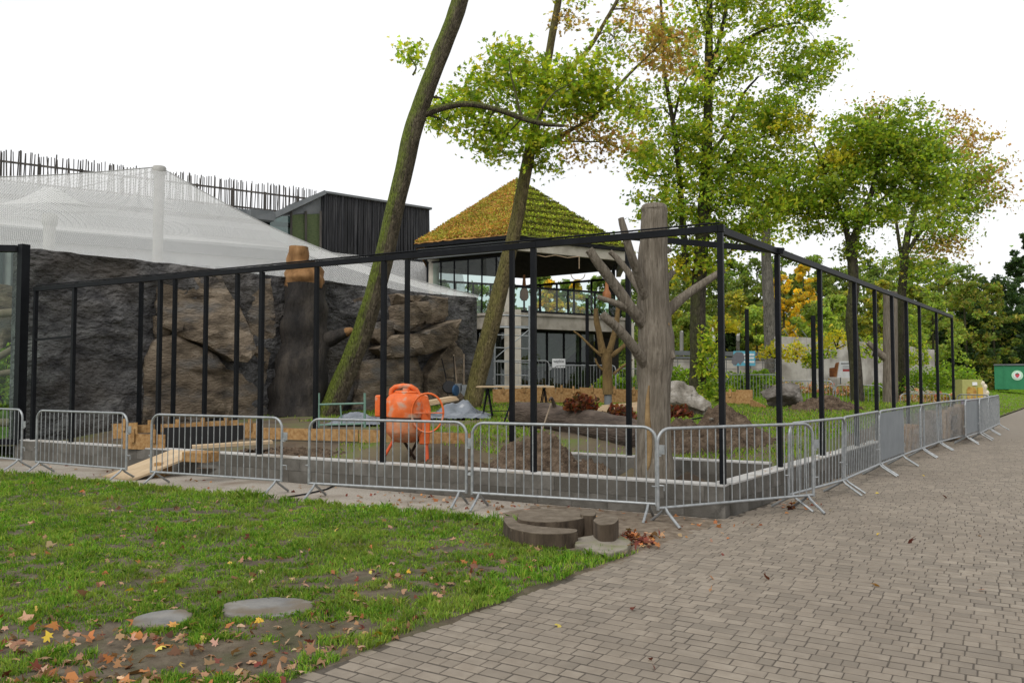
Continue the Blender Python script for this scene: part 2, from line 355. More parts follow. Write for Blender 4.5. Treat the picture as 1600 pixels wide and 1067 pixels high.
# ------------------------------------------------------------------ paved path
RB = np.array([.855, -.519]); RB /= np.linalg.norm(RB); CB = np.array([.519, .855]); CB /= np.linalg.norm(CB)
ROW = .112; LENS = (.092, .128, .18); JT = .005
def path_pt(t, off, z): p = C0 + eR * t - nR * off; return (p[0], p[1], z)
pb = MB(); pb.quad(path_pt(-14, .0, -.0035), path_pt(-14, 16, -.0035), path_pt(16.5, 16, -.0035), path_pt(16.5, .0, -.0035))
tag(pb.build('path_bed', M_bed), kind='structure')
pf = MB(); pf.quad(path_pt(16.3, 0, .001), path_pt(16.3, 16, .001), path_pt(150, 40, .001), path_pt(150, 0, .001))
path = tag(pf.build('paved_path', M_pfar), kind='structure')
def paver_proto(L, W):
    mb = MB(); c = .007
    o = [(-L / 2, -W / 2), (L / 2, -W / 2), (L / 2, W / 2), (-L / 2, W / 2)]; i = [(x - math.copysign(c, x), y - math.copysign(c, y)) for x, y in o]
    mb.v = [(x, y, -.02) for x, y in o] + [(x, y, -.0045) for x, y in o] + [(x, y, 0) for x, y in i]
    mb.f = [(8, 9, 10, 11)] + [(k, (k + 1) % 4, 4 + (k + 1) % 4, 4 + k) for k in range(4)] + [(4 + k, 4 + (k + 1) % 4, 8 + (k + 1) % 4, 8 + k) for k in range(4)]
    return mb
protos = [paver_proto(l - JT, ROW - .0145) for l in LENS]; pmesh = [p.mesh('paver', M_pave) for p in protos]
pav = []; PR = random.Random(3)
for r in range(10, 260):
    yy = r * ROW; a0 = -12 + PR.random() * .2
    wav = .012 * math.sin(r * .37)
    while a0 < 20:
        k = PR.choices((0, 1, 2), (3, 4, 4))[0]; L = LENS[k]; p = RB * (a0 + L / 2) + CB * (yy + .006 * math.sin(a0 * 1.1 + r * .1) + .002 * math.sin(a0 * 5.3 + r)); a0 += L
        dr = (p[0] - C0[0]) * nR[0] + (p[1] - C0[1]) * nR[1]
        if dr > -.0 or p[1] < 3.4: continue
        if p[0] < -.75 * p[1] - .5 or p[0] > .75 * p[1] + 4.5: continue
        tt = (p[0] - C0[0]) * eR[0] + (p[1] - C0[1]) * eR[1]
        if tt > 16.4: continue
        pav.append((p[0], p[1], k))
ang = math.atan2(RB[1], RB[0]); pav.sort(key=lambda q: q[1] + .15 * abs(q[0]))
vis = [q for q in pav if 1.7 * F / q[1] + HOR < 1062 and abs(q[0]) < .635 * q[1]]; near = set(vis[:300])
ca, sa = math.cos(ang), math.sin(ang); sv = []; sf = []; sr = []
for q in pav:
    x, y, k = q; tz = max(-.0012, min(.002, PR.gauss(.0003, .0009))); ja = PR.gauss(0, .006); tx, ty = (max(-.012, min(.012, PR.gauss(0, .005))) for _ in (0, 1))
    if q in near:
        o = bpy.data.objects.new('paver', pmesh[k]); COL.objects.link(o); o.parent = path
        o.location = (x, y, tz); o.rotation_euler = (tx, ty, ang + ja)
    else:
        b = len(sv); c1, s1 = math.cos(ang + ja), math.sin(ang + ja)
        for v in protos[k].v: sv.append((x + c1 * v[0] - s1 * v[1], y + s1 * v[0] + c1 * v[1], v[2] + tz + v[0] * ty + v[1] * tx))
        sf += [tuple(b + i for i in f) for f in protos[k].f]; sr += [PR.random()] * 12
me = bpy.data.meshes.new('pavers'); me.from_pydata(sv, [], sf); me.materials.append(M_pave)
at = me.attributes.new('Rnd', 'FLOAT', 'POINT'); at.data.foreach_set('value', sr)
o = bpy.data.objects.new('pavers', me); COL.objects.link(o); o.parent = path; o['kind'] = 'stuff'
for o in ('',):
    for m in (M_pave,):
        pass

# ------------------------------------------------------------------ enclosure ground
xs = np.arange(-34, 45, .4); ys = np.arange(9, 72, .4); X, Y = np.meshgrid(xs, ys)
Z = z_in(X, Y) + .10 * (fbm(X * .9, Y * .9, 31) - .47) + .05 * (fbm(X * 3, Y * 3, 33) - .47)
dl = (X - C0[0]) * nL[0] + (Y - C0[1]) * nL[1]; dr = (X - C0[0]) * nR[0] + (Y - C0[1]) * nR[1]; tr = (X - C0[0]) * eR[0] + (Y - C0[1]) * eR[1]
lim = np.where(tr < 18.5, .25, .1)
kp = ((dl > -.12) & (dr > -.12))[:-1, :-1]
# pull the rim vertices onto the kerb so the sheet ends cleanly behind the concrete
sh = np.clip(.1 - dl, 0, None); X = X + nL[0] * sh; Y = Y + nL[1] * sh
sh = np.clip(.1 - dr, 0, None); X = X + nR[0] * sh; Y = Y + nR[1] * sh
Z = np.where(dr < .3, np.where(tr > 18.5, .01, np.minimum(Z, .25)), Z)
M_inn = mat('worn_turf', [(.06, .043, .03), (.1, .075, .05), (.12, .098, .055), (.1, .125, .03)], scale=.55, lo=.34, hi=.62, bump=.9, bscale=22, rough=.95, detail=10)
tag(link(bpy.data.objects.new('enclosure_ground', grid_mesh('enclosure_ground', X, Y, Z, M_inn, keep=kp))), kind='structure')
def gz(x, y):
    x = np.asarray(x, float); y = np.asarray(y, float)
    return z_in(x, y) + .10 * (fbm(x * .9, y * .9, 31) - .47) + .05 * (fbm(x * 3, y * 3, 33) - .47)
def gz1(x, y): return float(gz(np.array([x]), np.array([y]))[0])

# ------------------------------------------------------------------ grass
M_blade = leafmat('grass_blade', trans=.35, rough=.6, spec=.2)
GREEN = [(.115, .22, .02), (.16, .275, .026), (.075, .155, .016), (.26, .29, .055), (.2, .265, .032), (.095, .19, .018)]
def blades(name, x, y, z, h, w, cols, label, lean=.95):
    N = len(x); a = rng.random(N) * 2 * math.pi; l = rng.random(N) * lean; b = rng.random(N) * 2 * math.pi
    dx, dy = np.cos(a) * w / 2, np.sin(a) * w / 2; lx, ly = np.cos(b) * l * h, np.sin(b) * l * h
    o = np.stack([x, y, z - .01], -1); s = np.stack([dx, dy, 0 * dx], -1); mid = o + np.stack([lx * .35, ly * .35, h * .55], -1); tip = o + np.stack([lx, ly, h * (1 - .35 * l)], -1)
    v = np.stack([o - s, o + s, mid + s * .8, tip, mid - s * .8], 1)
    ob = np_obj(name, v, 5, M_blade, cols); return tag(ob, label, None, None, 'stuff')
N = 640000; d = 3.4 + (15.2 - 3.4) * rng.random(N) ** 1.5; x = (rng.random(N) * 1.42 - .84) * d; y = d
n = fbm(x * 3.2, y * 3.2, 41); tuft = fbm(x * 11, y * 11, 43)
ok = lawn_mask(x, y) & (rng.random(N) > bare(x, y) * 1.25 - .05) & (rng.random(N) < np.clip((tuft - .16) * 3.0, .12, 1))
x, y, n, tuft = x[ok], y[ok], n[ok], tuft[ok]
h = (.010 + .095 * np.clip(tuft - .2, 0, 1) + .07 * np.clip(n - .35, 0, 1)) * (.7 + .6 * rng.random(len(x)))
dl = (x - C0[0]) * nL[0] + (y - C0[1]) * nL[1]; dr = (x - C0[0]) * nR[0] + (y - C0[1]) * nR[1]
h *= 1 + .9 * np.exp(-((dl + GW + .12) / .16) ** 2) + .35 * np.exp(-((dr - .2) / .15) ** 2)
c = pal(GREEN, len(x), .2); yl = np.clip((fbm(x * 1.3, y * 1.3, 47) - .45) * 3, 0, 1)[:, None]; c = c * (1 - yl * .5) + np.array([.30, .28, .075]) * yl * .5
lum = .62 + .75 * fbm(x * 1.9, y * 1.9, 61) + .35 * (fbm(x * 7, y * 7, 63) - .5); c = c * lum[:, None] * np.array([1.06, 1.16, 1.15])
blades('lawn_grass', x, y, np.maximum(lawn_z(x, y), .004), h, .0035 + .0007 * y, c, 'green lawn grass with trodden patches in the foreground')
N = 170000; d = 10.2 + 30 * rng.random(N) ** 1.3; x = (rng.random(N) * 1.36 - .68) * d; y = d
dl = (x - C0[0]) * nL[0] + (y - C0[1]) * nL[1]; dr = (x - C0[0]) * nR[0] + (y - C0[1]) * nR[1]
g0 = fbm(x * .7, y * .7, 51); dirt = np.clip((g0 - .38) * 6, 0, 1) * np.clip((8.5 - dl) / 2, 0, 1) * .97
ok = (dl > .2) & (dr > .25) & (rng.random(N) > dirt) & ((dl > 2.2) | (g0 < .47) & (rng.random(N) < .55)) & ~((dl < 7) & (x < -3.2) & (dl < 5)) 
x, y = x[ok], y[ok]; h = (.05 + .07 * fbm(x * 5, y * 5, 53)) * (.7 + .6 * rng.random(len(x)))
blades('enclosure_grass', x, y, gz(x, y), h, .007 + .0007 * y, pal([(.15, .27, .022), (.2, .32, .03), (.11, .2, .02), (.26, .29, .05)], len(x), .18), 'patchy green grass growing inside the fenced enclosure')
N = 60000; t = 18.5 + 75 * rng.random(N) ** 1.6; off = .15 + rng.random(N) * 16; p = C0 + eR * t[:, None] + nR * off[:, None]; x, y = p[:, 0], p[:, 1]
ok = np.abs(x) < .68 * y; x, y = x[ok], y[ok]
blades('verge_grass', x, y, gz(x, y) * 0 + np.maximum(gz(x, y), 0), .06 + .04 * rng.random(len(x)), .006 + .0008 * y, pal([(.16, .29, .022), (.2, .33, .03)], len(x), .12), 'bright green mown grass beside the far end of the path')

# ------------------------------------------------------------------ kerb walls of concrete blocks
def kerb(name, label, P, t0, t1, z0=0.0, courses=2, bl=.5, th=.24, ch=.19, off=.12, coping=1.0, cz=.02):
    p = P(t0, off, 0); root = thing(name, label, 'wall', p)
    ax = (P(t1, off) - P(t0, off)).normalized(); L = t1 - t0
    core = MB(); core.beam(P(t0 + .02, off, z0 + courses * ch / 2), P(t1 - .02, off, z0 + courses * ch / 2), th - .03, courses * ch - .01); core.build('mortar_core', M_conc, root)
    for c in range(courses):
        t = t0 - (bl / 2 if c % 2 else 0)
        while t < t1:
            a, b = max(t, t0), min(t + bl, t1); t += bl
            if b - a < .05: continue
            j = PR.gauss(0, .0015)
            m = MB(); m.beam(P(a + .002, off + j, z0 + (c + .5) * ch), P(b - .002, off + j, z0 + (c + .5) * ch), th, ch - .004); m.build('block', M_conc, root)
    t = t0
    while t < t1:
        b = min(t + coping, t1); m = MB(); m.beam(P(t + .002, off, z0 + courses * ch + cz / 2), P(b - .002, off, z0 + courses * ch + cz / 2), th - .012, cz); m.build('coping', M_cope, root); t = b
    return root
kerb('kerb_wall', 'low grey concrete block wall under the left run of posts', LP, .0, 14.6)
kerb('kerb_wall', 'low grey concrete block wall along the edge of the paved path', RP, .275, 18.4)
def IP(t, off=0.0, z=0.0):                      # line of the inner frame
    p = RP(2.35); return V((p.x + eL[0] * t + nL[0] * off, p.y + eL[1] * t + nL[1] * off, z))
kerb('kerb_wall', 'inner low concrete wall behind the tall bare trunk', IP, .25, 4.6, z0=.06, off=.0)
# ------------------------------------------------------------------ steel frames
M_steel = mat('black_steel', [(.004, .0045, .006), (.008, .009, .011)], scale=6, rough=.5, bump=.05, bscale=20, spec=.12)
M_galv = mat('galvanised', [(.22, .235, .24), (.30, .315, .32), (.38, .39, .395)], scale=14, rough=.48, bump=.06, bscale=50, metal=.55, spec=.5)
M_galvp = mat('galvanised_sheet', [(.17, .19, .205), (.23, .25, .265)], scale=3, rough=.55, bump=.04, metal=.35, spec=.4)
TOP = 3.56
fr = thing('steel_enclosure', 'outer black steel frame of posts standing on the low kerb walls', 'steel frame', LP(0))
ps = .069
def post(root, p, z0, z1, w=ps, ax=eL): m = MB(); m.box((p.x, p.y, (z0 + z1) / 2), (w, w, z1 - z0), (ax[0], ax[1], 0)); return m.build('post', M_steel, root)
for n in range(0, 6): post(fr, LP(.05 + 2.57 * n, .12), .4, TOP - .1)
post(fr, LP(14.2, .12), .4, TOP - .1)
for t in (2.35, 4.45, 6.7, 8.3, 9.9, 11.45, 13.05, 15.5, 18.2): post(fr, RP(t, .12), .4, TOP - .1, ax=eR)
def rail(root, a, b, z0, z1=None, w=.075, h=.085, name='top_rail'):
    z1 = z0 if z1 is None else z1; m = MB(); m.beam((a.x, a.y, z0), (b.x, b.y, z1), w, h); o = m.build(name, M_steel, root); return o
a = LP(.0, .12)
for n in range(5): rail(fr, LP(2.57 * n + (.0 if n else -.0), .12), LP(2.57 * (n + 1) - .004, .12), TOP - .05)
rail(fr, LP(12.85, .12), LP(14.25, .12), TOP - .052)
tl = (0.06, 2.35, 4.45, 6.7, 8.3, 9.9, 11.45, 13.05, 15.5, 18.24)
for i in range(9): rail(fr, RP(tl[i], .12), RP(tl[i + 1] - .004, .12), TOP - .048)
m = MB(); m.tube([LP(.05, .12, TOP + .02), LP(5, .12, TOP + .02), LP(9, .13, TOP + .018), LP(14.2, .12, TOP + .02)], .012, 6); m.build('cable', M_steel, fr)
fi = thing('steel_enclosure', 'inner taller black steel frame standing between the outer frame and the rock wall', 'steel frame', IP(2.3))
IT = 3.96
for t in (2.4, 4.5, 6.7, 8.9, 11.1, 12.05, 13.05, 14.2):
    p = IP(t); post(fi, p, .3 if t < 3 else gz1(p.x, p.y) - .05, IT - .1, .074)
ts = (2.4, 4.5, 6.7, 8.9, 11.1, 13.05, 15.3)
for i in range(6): rail(fi, IP(ts[i]), IP(ts[i + 1] - .004), IT - .05)
rail(fi, IP(.02), IP(2.38), TOP - .05, IT - .05)
m = MB(); m.tube([IP(2.3, -.05, IT + .03), IP(8, -.05, IT + .025), IP(15, -.05, IT + .03)], .012, 6); m.build('cable', M_steel, fi)
m = MB(); m.beam(LP(14.2, .12, 2.45), LP(12.9, .12, 2.5), .04, .04); m.build('brace', M_steel, fr)
# three free-standing posts at the back of the enclosure
for px, y0, y1, d, lab in ((918, 605, 475, 27.5, 'thin black steel post left of the small pruned trunk'), (1168, 612, 492, 27, 'thin black steel post in front of the blue elephant banner'), (1272, 627, 503, 25, 'thin black steel post beside the grey boulder')):
    p0 = D(px, y0, d); p1 = D(px - 1, y1, d); m = MB(); m.box(((p0 + p1) / 2), (.11, .11, p1.z - p0.z + .4)); tag(m.build('steel_post', M_steel), lab, 'post')

# ------------------------------------------------------------------ crowd barriers
def barrier_proto(L, panel=False):
    """local: x along the barrier, centred, y depth, z up"""
    H = 1.1; r = .019; z0 = .2; h = L / 2; R = .16; parts = []
    m = MB(); pts = [(-h, 0, z0 - .02)]
    pts += [(-h, 0, H - R)] + [(-h + R - R * math.cos(a), 0, H - R + R * math.sin(a)) for a in [math.radians(q) for q in (15, 30, 45, 60, 75, 90)]]
    pts += [(h - R + R * math.sin(a), 0, H - R + R * math.cos(a)) for a in [math.radians(q) for q in (0, 15, 30, 45, 60, 75)]] + [(h, 0, H - R), (h, 0, z0 - .02)]
    m.tube(pts, r, 10); parts.append(('frame', m, M_galv))
    m = MB(); m.tube([(-h, 0, z0), (h, 0, z0)], r * .95, 10); parts.append(('bottom_rail', m, M_galv))
    nb = max(8, int(L / .118))
    for i in range(1, nb):
        x = -h + L * i / nb; zt = H - .005
        if abs(x) > h - R: q = abs(x) - (h - R); zt = H - R + math.sqrt(max(0, R * R - q * q)) - .004
        m = MB(); m.tube([(x, 0, z0), (x, 0, zt)], .0075, 6, False); parts.append(('bar', m, M_galv))
    for sx in (-1, 1):
        for sy in (-1, 1):
            m = MB(); m.tube([(sx * (h - .1), 0, z0), (sx * (h - .1), sy * .05, z0 - .05), (sx * (h - .1), sy * .27, .012)], .017, 8); parts.append(('foot', m, M_galv))
    m = MB(); m.box((h + .05, 0, .84), (.10, .006, .11)); m.box((h + .035, 0, .77), (.05, .03, .02)); parts.append(('hook_plate', m, M_galv))
    m = MB(); m.tube([(h, 0, .42), (h + .09, 0, .42), (h + .09, 0, .36)], .009, 6); parts.append(('hook', m, M_galv))
    m = MB(); m.tube([(-h, 0, .45), (-h - .05, 0, .45), (-h - .05, .04, .45)], .009, 6); parts.append(('eye', m, M_galv))
    if panel:
        m = MB(); m.box((0, -.012, (H + z0) / 2 + .01), (L - .09, .004, H - z0 - .09)); parts.append(('panel', m, M_galvp))
    return [(n, mb.mesh(n, mt, 40 if n != 'panel' else None)) for n, mb, mt in parts]
_bp = {}
def barrier(a, b, label, panel=False, z=0.0, group='galvanised crowd barriers', tilt=0.0, simple=False):
    a = V((a[0], a[1], 0)); b = V((b[0], b[1], 0)); L = round((b - a).length * 5) / 5; key = (L, panel)
    if key not in _bp: _bp[key] = barrier_proto(L, panel)
    c = (a + b) / 2; t = thing('crowd_barrier', label, 'barrier', (c.x, c.y, z), math.atan2(b.y - a.y, b.x - a.x), group)
    t.rotation_euler[0] = tilt
    for n, me in _bp[key]:
        o = bpy.data.objects.new(n, me); COL.objects.link(o); o.parent = t
    return t
def gp(px, py): p = G(px, py); return (p.x, p.y)
q0 = np.array(gp(33, 735.5)); dv = np.array([-.88, .476]) * 2.2
barrier(q0 + dv, q0, 'galvanised barrier cut off by the left edge of the picture')
def bar2(a, b, lab, **k):
    a = np.array(gp(*a)); b = np.array(gp(*b)); u = (b - a) / np.linalg.norm(b - a); barrier(a - u * .1, b + u * .1, lab, **k)
bar2((61, 739.5), (191, 751.5), 'galvanised barrier in front of the black rock wall, left of the plank ramp')
bar2((240, 757), (434, 772), 'galvanised barrier standing across the lower end of the plank ramp')
bar2((488, 777.5), (722, 791.5), 'galvanised barrier in front of the orange cement mixer')
bar2((752, 795), (1009, 813), 'galvanised barrier behind the sawn log seats')
bar2((1045, 820), (1258, 799), 'galvanised barrier turned across the corner of the low wall')
bar2((1238, 796), (1316, 772), 'first galvanised barrier along the path after the corner one', tilt=.02)
bar2((1320, 770), (1375, 743), 'second galvanised barrier along the path after the corner')
bar2((1378, 742), (1410, 728), 'nearest sheet-panelled grey barrier beside the path', panel=True)
bar2((1411, 727), (1443, 714), 'barred barrier beside the path in front of the tall timber bundle')
bar2((1441, 715), (1470, 703), 'barred barrier between two timber stacks halfway along the path')
bar2((1468, 704), (1510, 692), 'barred barrier turned to face the camera in front of the pallet stack', tilt=-.02)
bar2((1511, 694), (1534, 686), 'far sheet-panelled grey barrier beside the path', panel=True)
bar2((1532, 688), (1547, 679), 'second barrier from the far end of the row along the path')
bar2((1546, 680), (1561, 672), 'last barrier at the far end of the row along the path')
bar2((1500, 668), (1545, 671), 'far barrier set across the end of the enclosure by the yellow cart')
# distant barriers standing behind the enclosure
for (a, b, lab) in (((772, 561, 29), (858, 566, 29), 'distant barrier under the pavilion behind the trestle table'), ((868, 566, 30), (960, 576, 29), 'distant barrier carrying the white entrance sign'),
                    ((962, 574, 30), (1046, 578, 30), 'distant barrier behind the small pruned trunk'), ((1128, 581, 29.5), (1218, 590, 28), 'distant barrier behind the formwork left of the grey boulder'), ((1222, 592, 29), (1300, 598, 28), 'distant barrier in front of the rose bed by the grey boulder'),
                    ((1304, 598, 29), (1381, 606, 28), 'distant barrier in front of the rose bed by the second bare trunk'), ((1405, 612, 29), (1486, 618, 29), 'distant barrier in front of the roses beside the yellow cart')):
    p, q = D(*a), D(*b); barrier((p.x, p.y), (q.x, q.y), lab, z=(p.z + q.z) / 2 - 1.1, group='distant crowd barriers')
# ------------------------------------------------------------------ artificial rock wall
M_shot = mat('shotcrete', [(.016, .016, .018), (.058, .056, .057), (.13, .126, .124), (.21, .2, .19)], scale=2.2, lo=.28, hi=.75, bump=1.0, bscale=7, bdist=.2, rough=.9, stretch=(1, 1, 1.6), detail=10, brough=.68, cols2=(.085, .07, .055), scale2=.35, lo2=.5, hi2=.75)
M_rock = mat('brown_rock', [(.035, .027, .02), (.105, .081, .057), (.19, .148, .105), (.27, .225, .175)], scale=1.7, lo=.3, hi=.72, bump=.9, bscale=10, bdist=.07, rough=.9, stretch=(1, 1, 2.4), detail=10, cols2=(.11, .105, .10), scale2=.9, lo2=.52, hi2=.7)
W0 = np.array([-10.55, 17.1]); W1 = np.array([-1.24, 28.1]); WL = float(np.linalg.norm(W1 - W0)); wd = (W1 - W0) / WL; wn = np.array([wd[1], -wd[0]])   # wn faces the camera side
WT = 4.46
def WP(s, off, z): p = W0 + wd * s + wn * off; return V((p[0], p[1], z))
wall = thing('rock_wall', 'long dark artificial rock wall with sculpted brown boulders', 'rock wall', WP(WL / 2, 0, .5))
ns, nz = 190, 60; mb = MB(); ss = np.linspace(0, WL, ns); zz = np.linspace(.1, WT, nz)
for j, z in enumerate(zz):
    for i, s in enumerate(ss):
        p = V((s * .55, z * .9, 1.7)); n = mnoise.fractal(p, .9, 2.1, 6) * .24 + mnoise.ridged_multi_fractal(p * 1.3, .9, 2.1, 4, 1.0, 2.0) * .06
        n += .05 * mnoise.noise(V((s * 1.1, z * 5, 3)))
        e = min(1, s / .3, (WL - s) / .3) if j < nz else 1
        zt = z + (.03 * mnoise.noise(V((s * 2, 0, 5))) if j == nz - 1 else 0)
        mb.v.append(tuple(WP(s, n * e, zt)))
for j in range(nz - 1):
    for i in range(ns - 1): mb.f.append((j * ns + i, j * ns + i + 1, (j + 1) * ns + i + 1, (j + 1) * ns + i))
mb.build('wall_face', M_shot, wall, smooth=60)
bk = MB(); bk.box(WP(WL / 2, -.32, WT / 2 - .02), (WL, .6, WT - .06), (wd[0], wd[1], 0)); bk.build('wall_core', M_shot, wall)
# boulders sculpted into it: (px,py,width_px,height_px,depth scale,seed,tilt)
def wall_at(px):                                   # depth of the wall at that column
    k = (px - 800) / F; s = (W0[0] - k * W0[1]) / (k * wd[1] - wd[0]); return s, W0[1] + wd[1] * s
# outline on the wall in photo pixels, how far it stands out, slopes along and up, sharp slabs like split rock
SL = [([(243, 432), (300, 424), (336, 428), (339, 470), (376, 522), (379, 548), (366, 566), (346, 566), (318, 545), (268, 524), (246, 512), (238, 478)], .42, .10, -.22),
      ([(222, 560), (236, 530), (266, 524), (318, 548), (342, 570), (346, 650), (284, 662), (222, 664)], .30, .05, .05), ([(342, 574), (372, 580), (398, 604), (420, 646), (400, 660), (346, 656)], .22, -.12, .0),
      ([(236, 494), (262, 502), (300, 534), (266, 522), (240, 532)], .20, .0, .1), ([(378, 432), (420, 436), (428, 520), (412, 600), (396, 560), (384, 500)], .10, .06, .0),
      ([(601, 479), (647, 473), (653, 497), (632, 512), (612, 520), (600, 514)], .62, .12, .10), ([(655, 470), (687, 466), (690, 494), (672, 502), (655, 506)], .40, -.05, .05), ([(574, 545), (598, 524), (640, 520), (690, 500), (687, 532), (662, 550), (634, 556), (590, 560)], .75, .05, .25),
      ([(556, 566), (600, 560), (640, 557), (652, 584), (650, 646), (540, 650)], .38, .0, .06), ([(654, 586), (672, 556), (692, 534), (709, 548), (713, 600), (700, 640), (654, 646)], .45, -.1, .12), ([(571, 508), (598, 500), (609, 512), (604, 522), (582, 538), (572, 530)], .45, 0, 0),
      ([(604, 460), (650, 462), (692, 466), (686, 473), (640, 474), (606, 478)], .34, 0, .2), ([(646, 506), (690, 497), (686, 503), (640, 518), (612, 524), (618, 517)], .28, 0, 0), ([(700, 590), (716, 584), (726, 618), (722, 640), (700, 642)], .25, 0, 0), ([(548, 470), (574, 462), (598, 470), (596, 498), (570, 506), (552, 500)], .16, 0, 0)]
import bmesh
for q, (pts, off, gx, gz_) in enumerate(SL):
    S2 = []
    for px, py in pts: s, d = wall_at(px); S2.append((s, D(px, py, d).z))
    cx_ = sum(p[0] for p in S2) / len(S2); cz_ = sum(p[1] for p in S2) / len(S2); bm = bmesh.new()
    vs = [bm.verts.new((p[0], max(.1, off + gx * (p[0] - cx_) + gz_ * (p[1] - cz_)), p[1])) for p in S2]; f = bm.faces.new(vs)
    bmesh.ops.triangulate(bm, faces=[f]); 
    for _ in range(4): bmesh.ops.subdivide_edges(bm, edges=[e for e in bm.edges if e.calc_length() > .12], cuts=1)
    bmesh.ops.triangulate(bm, faces=bm.faces[:])
    be = [e for e in bm.edges if e.is_boundary]; bset = {v for e in be for v in e.verts}
    for v in bm.verts:
        p = V((v.co.x * 1.1 + q * 7, v.co.z * 2.6, q)); n = .05 * mnoise.fractal(p, .9, 2.1, 5) + .05 * mnoise.cell(V((v.co.x * .9 + v.co.z * .35, v.co.z * 2.2, q))) - .02 * abs(mnoise.noise(p * 2.3))
        v.co.y += n; 
        if v in bset: v.co.y -= .07; v.co.x += .05 * mnoise.noise(p * 1.7); v.co.z += .05 * mnoise.noise(p * 1.7 + V((9, 0, 0)))
    r_ = bmesh.ops.extrude_edge_only(bm, edges=be)
    for v in [g for g in r_['geom'] if isinstance(g, bmesh.types.BMVert)]: v.co.y = -.15; v.co.x += .04 * (cx_ - v.co.x); v.co.z += .04 * (cz_ - v.co.z)
    for v in bm.verts: v.co = WP(v.co.x, v.co.y, v.co.z)
    bmesh.ops.recalc_face_normals(bm, faces=bm.faces[:]); me = bpy.data.meshes.new('rock_slab'); bm.to_mesh(me); bm.free(); me.materials.append(M_rock)
    me.polygons.foreach_set('use_smooth', [True] * len(me.polygons)); me.set_sharp_from_angle(angle=math.radians(32)); link(bpy.data.objects.new('rock_slab', me), wall)
# moulded tree stump rising out of the wall
M_fk = mat('moulded_bark_dark', [(.010, .009, .009), (.028, .024, .021), (.06, .05, .04)], scale=3, stretch=(1, 1, .25), bump=1, bscale=14, bdist=.06, rough=.9)
M_or = mat('raw_orange_render', [(.11, .055, .02), (.22, .115, .045), (.3, .17, .075)], scale=5, stretch=(1, 1, .4), bump=.7, bscale=14, rough=.9)
s, d = wall_at(466); st = thing('moulded_stump', 'dark moulded tree stump with raw orange top in the rock wall', 'stump', WP(s, .3, .5)); k = d / F
prof = [(455, 650, .92), (458, 600, .80), (461, 540, .68), (466, 490, .60), (468, 446, .56)]
m = MB(); limb(m, [(*WP(s + (px - 466) * k, .25, D(px, py, d).z), r) for px, py, r in prof], 20, 5, .3, 4); m.build('trunk', M_fk, st, smooth=60)
m = MB(); limb(m, [(*WP(s + .02, .25, D(466, y, d).z), r) for y, r in ((452, .50), (438, .53), (424, .47), (411, .40))], 20, 3, .35, 9)
limb(m, [(*WP(s - .18, .2, D(452, y, d).z), r) for y, r in ((420, .3), (402, .27), (388, .25))], 14, 3, .3, 2); m.build('raw_top', M_or, st, smooth=60)
m = MB(); a = WP(s + .3, .5, D(500, 535, d).z); limb(m, [(a.x, a.y, a.z, .27), (*(a + V((.45, -.1, .12))), .2), (*(a + V((.85, -.12, .3))), .13)], 12, 4, .2, 3); m.build('branch_stub', M_fk, st, smooth=60)
m = MB(); b = a + V((.82, -.13, .28)); limb(m, [(*b, .135), (*(b + V((.12, -.02, .03))), .10), (*(b + V((.28, -.02, .0))), .02)], 10, 3, .2, 3); m.build('stub_end', M_or, st, smooth=60)

# ------------------------------------------------------------------ white aviary net
def netmat():
    m = bpy.data.materials.new('white_net'); m.use_nodes = True; nt = m.node_tree; nt.nodes.clear(); N = nt.nodes.new; K = nt.links.new
    out = N('ShaderNodeOutputMaterial'); at = N('ShaderNodeUVMap'); sp = N('ShaderNodeSeparateXYZ'); K(at.outputs[0], sp.inputs[0])
    ms = []
    for sgn in (1, -1):
        a = N('ShaderNodeMath'); a.operation = 'MULTIPLY_ADD'; a.inputs[1].default_value = sgn; K(sp.outputs['Y'], a.inputs[0]); K(sp.outputs['X'], a.inputs[2])
        w = N('ShaderNodeMath'); w.operation = 'PINGPONG'; w.inputs[1].default_value = .048; K(a.outputs[0], w.inputs[0])
        l = N('ShaderNodeMath'); l.operation = 'LESS_THAN'; l.inputs[1].default_value = .0140; K(w.outputs[0], l.inputs[0]); ms.append(l)
    mx = N('ShaderNodeMath'); mx.operation = 'MAXIMUM'; K(ms[0].outputs[0], mx.inputs[0]); K(ms[1].outputs[0], mx.inputs[1])
    t = N('ShaderNodeBsdfTransparent'); d = N('ShaderNodeBsdfDiffuse'); d.inputs['Color'].default_value = (.78, .78, .77, 1)
    tl = N('ShaderNodeBsdfTranslucent'); tl.inputs['Color'].default_value = (.7, .7, .7, 1); ad = N('ShaderNodeMixShader'); ad.inputs[0].default_value = .4; K(d.outputs[0], ad.inputs[1]); K(tl.outputs[0], ad.inputs[2])
    s = N('ShaderNodeMixShader'); K(mx.outputs[0], s.inputs[0]); K(t.outputs[0], s.inputs[1]); K(ad.outputs[0], s.inputs[2]); K(s.outputs[0], out.inputs[0]); return m
M_net = netmat()
net = thing('aviary_net', 'white mesh net draped over columns above the rock wall', 'net', WP(WL / 2, -1, WT))
P1 = D(249, 262, 30.0); P0 = D(-420, 246, 27.0); PW = D(748, 464, 28.4); C2 = D(78, 337, 23.5)
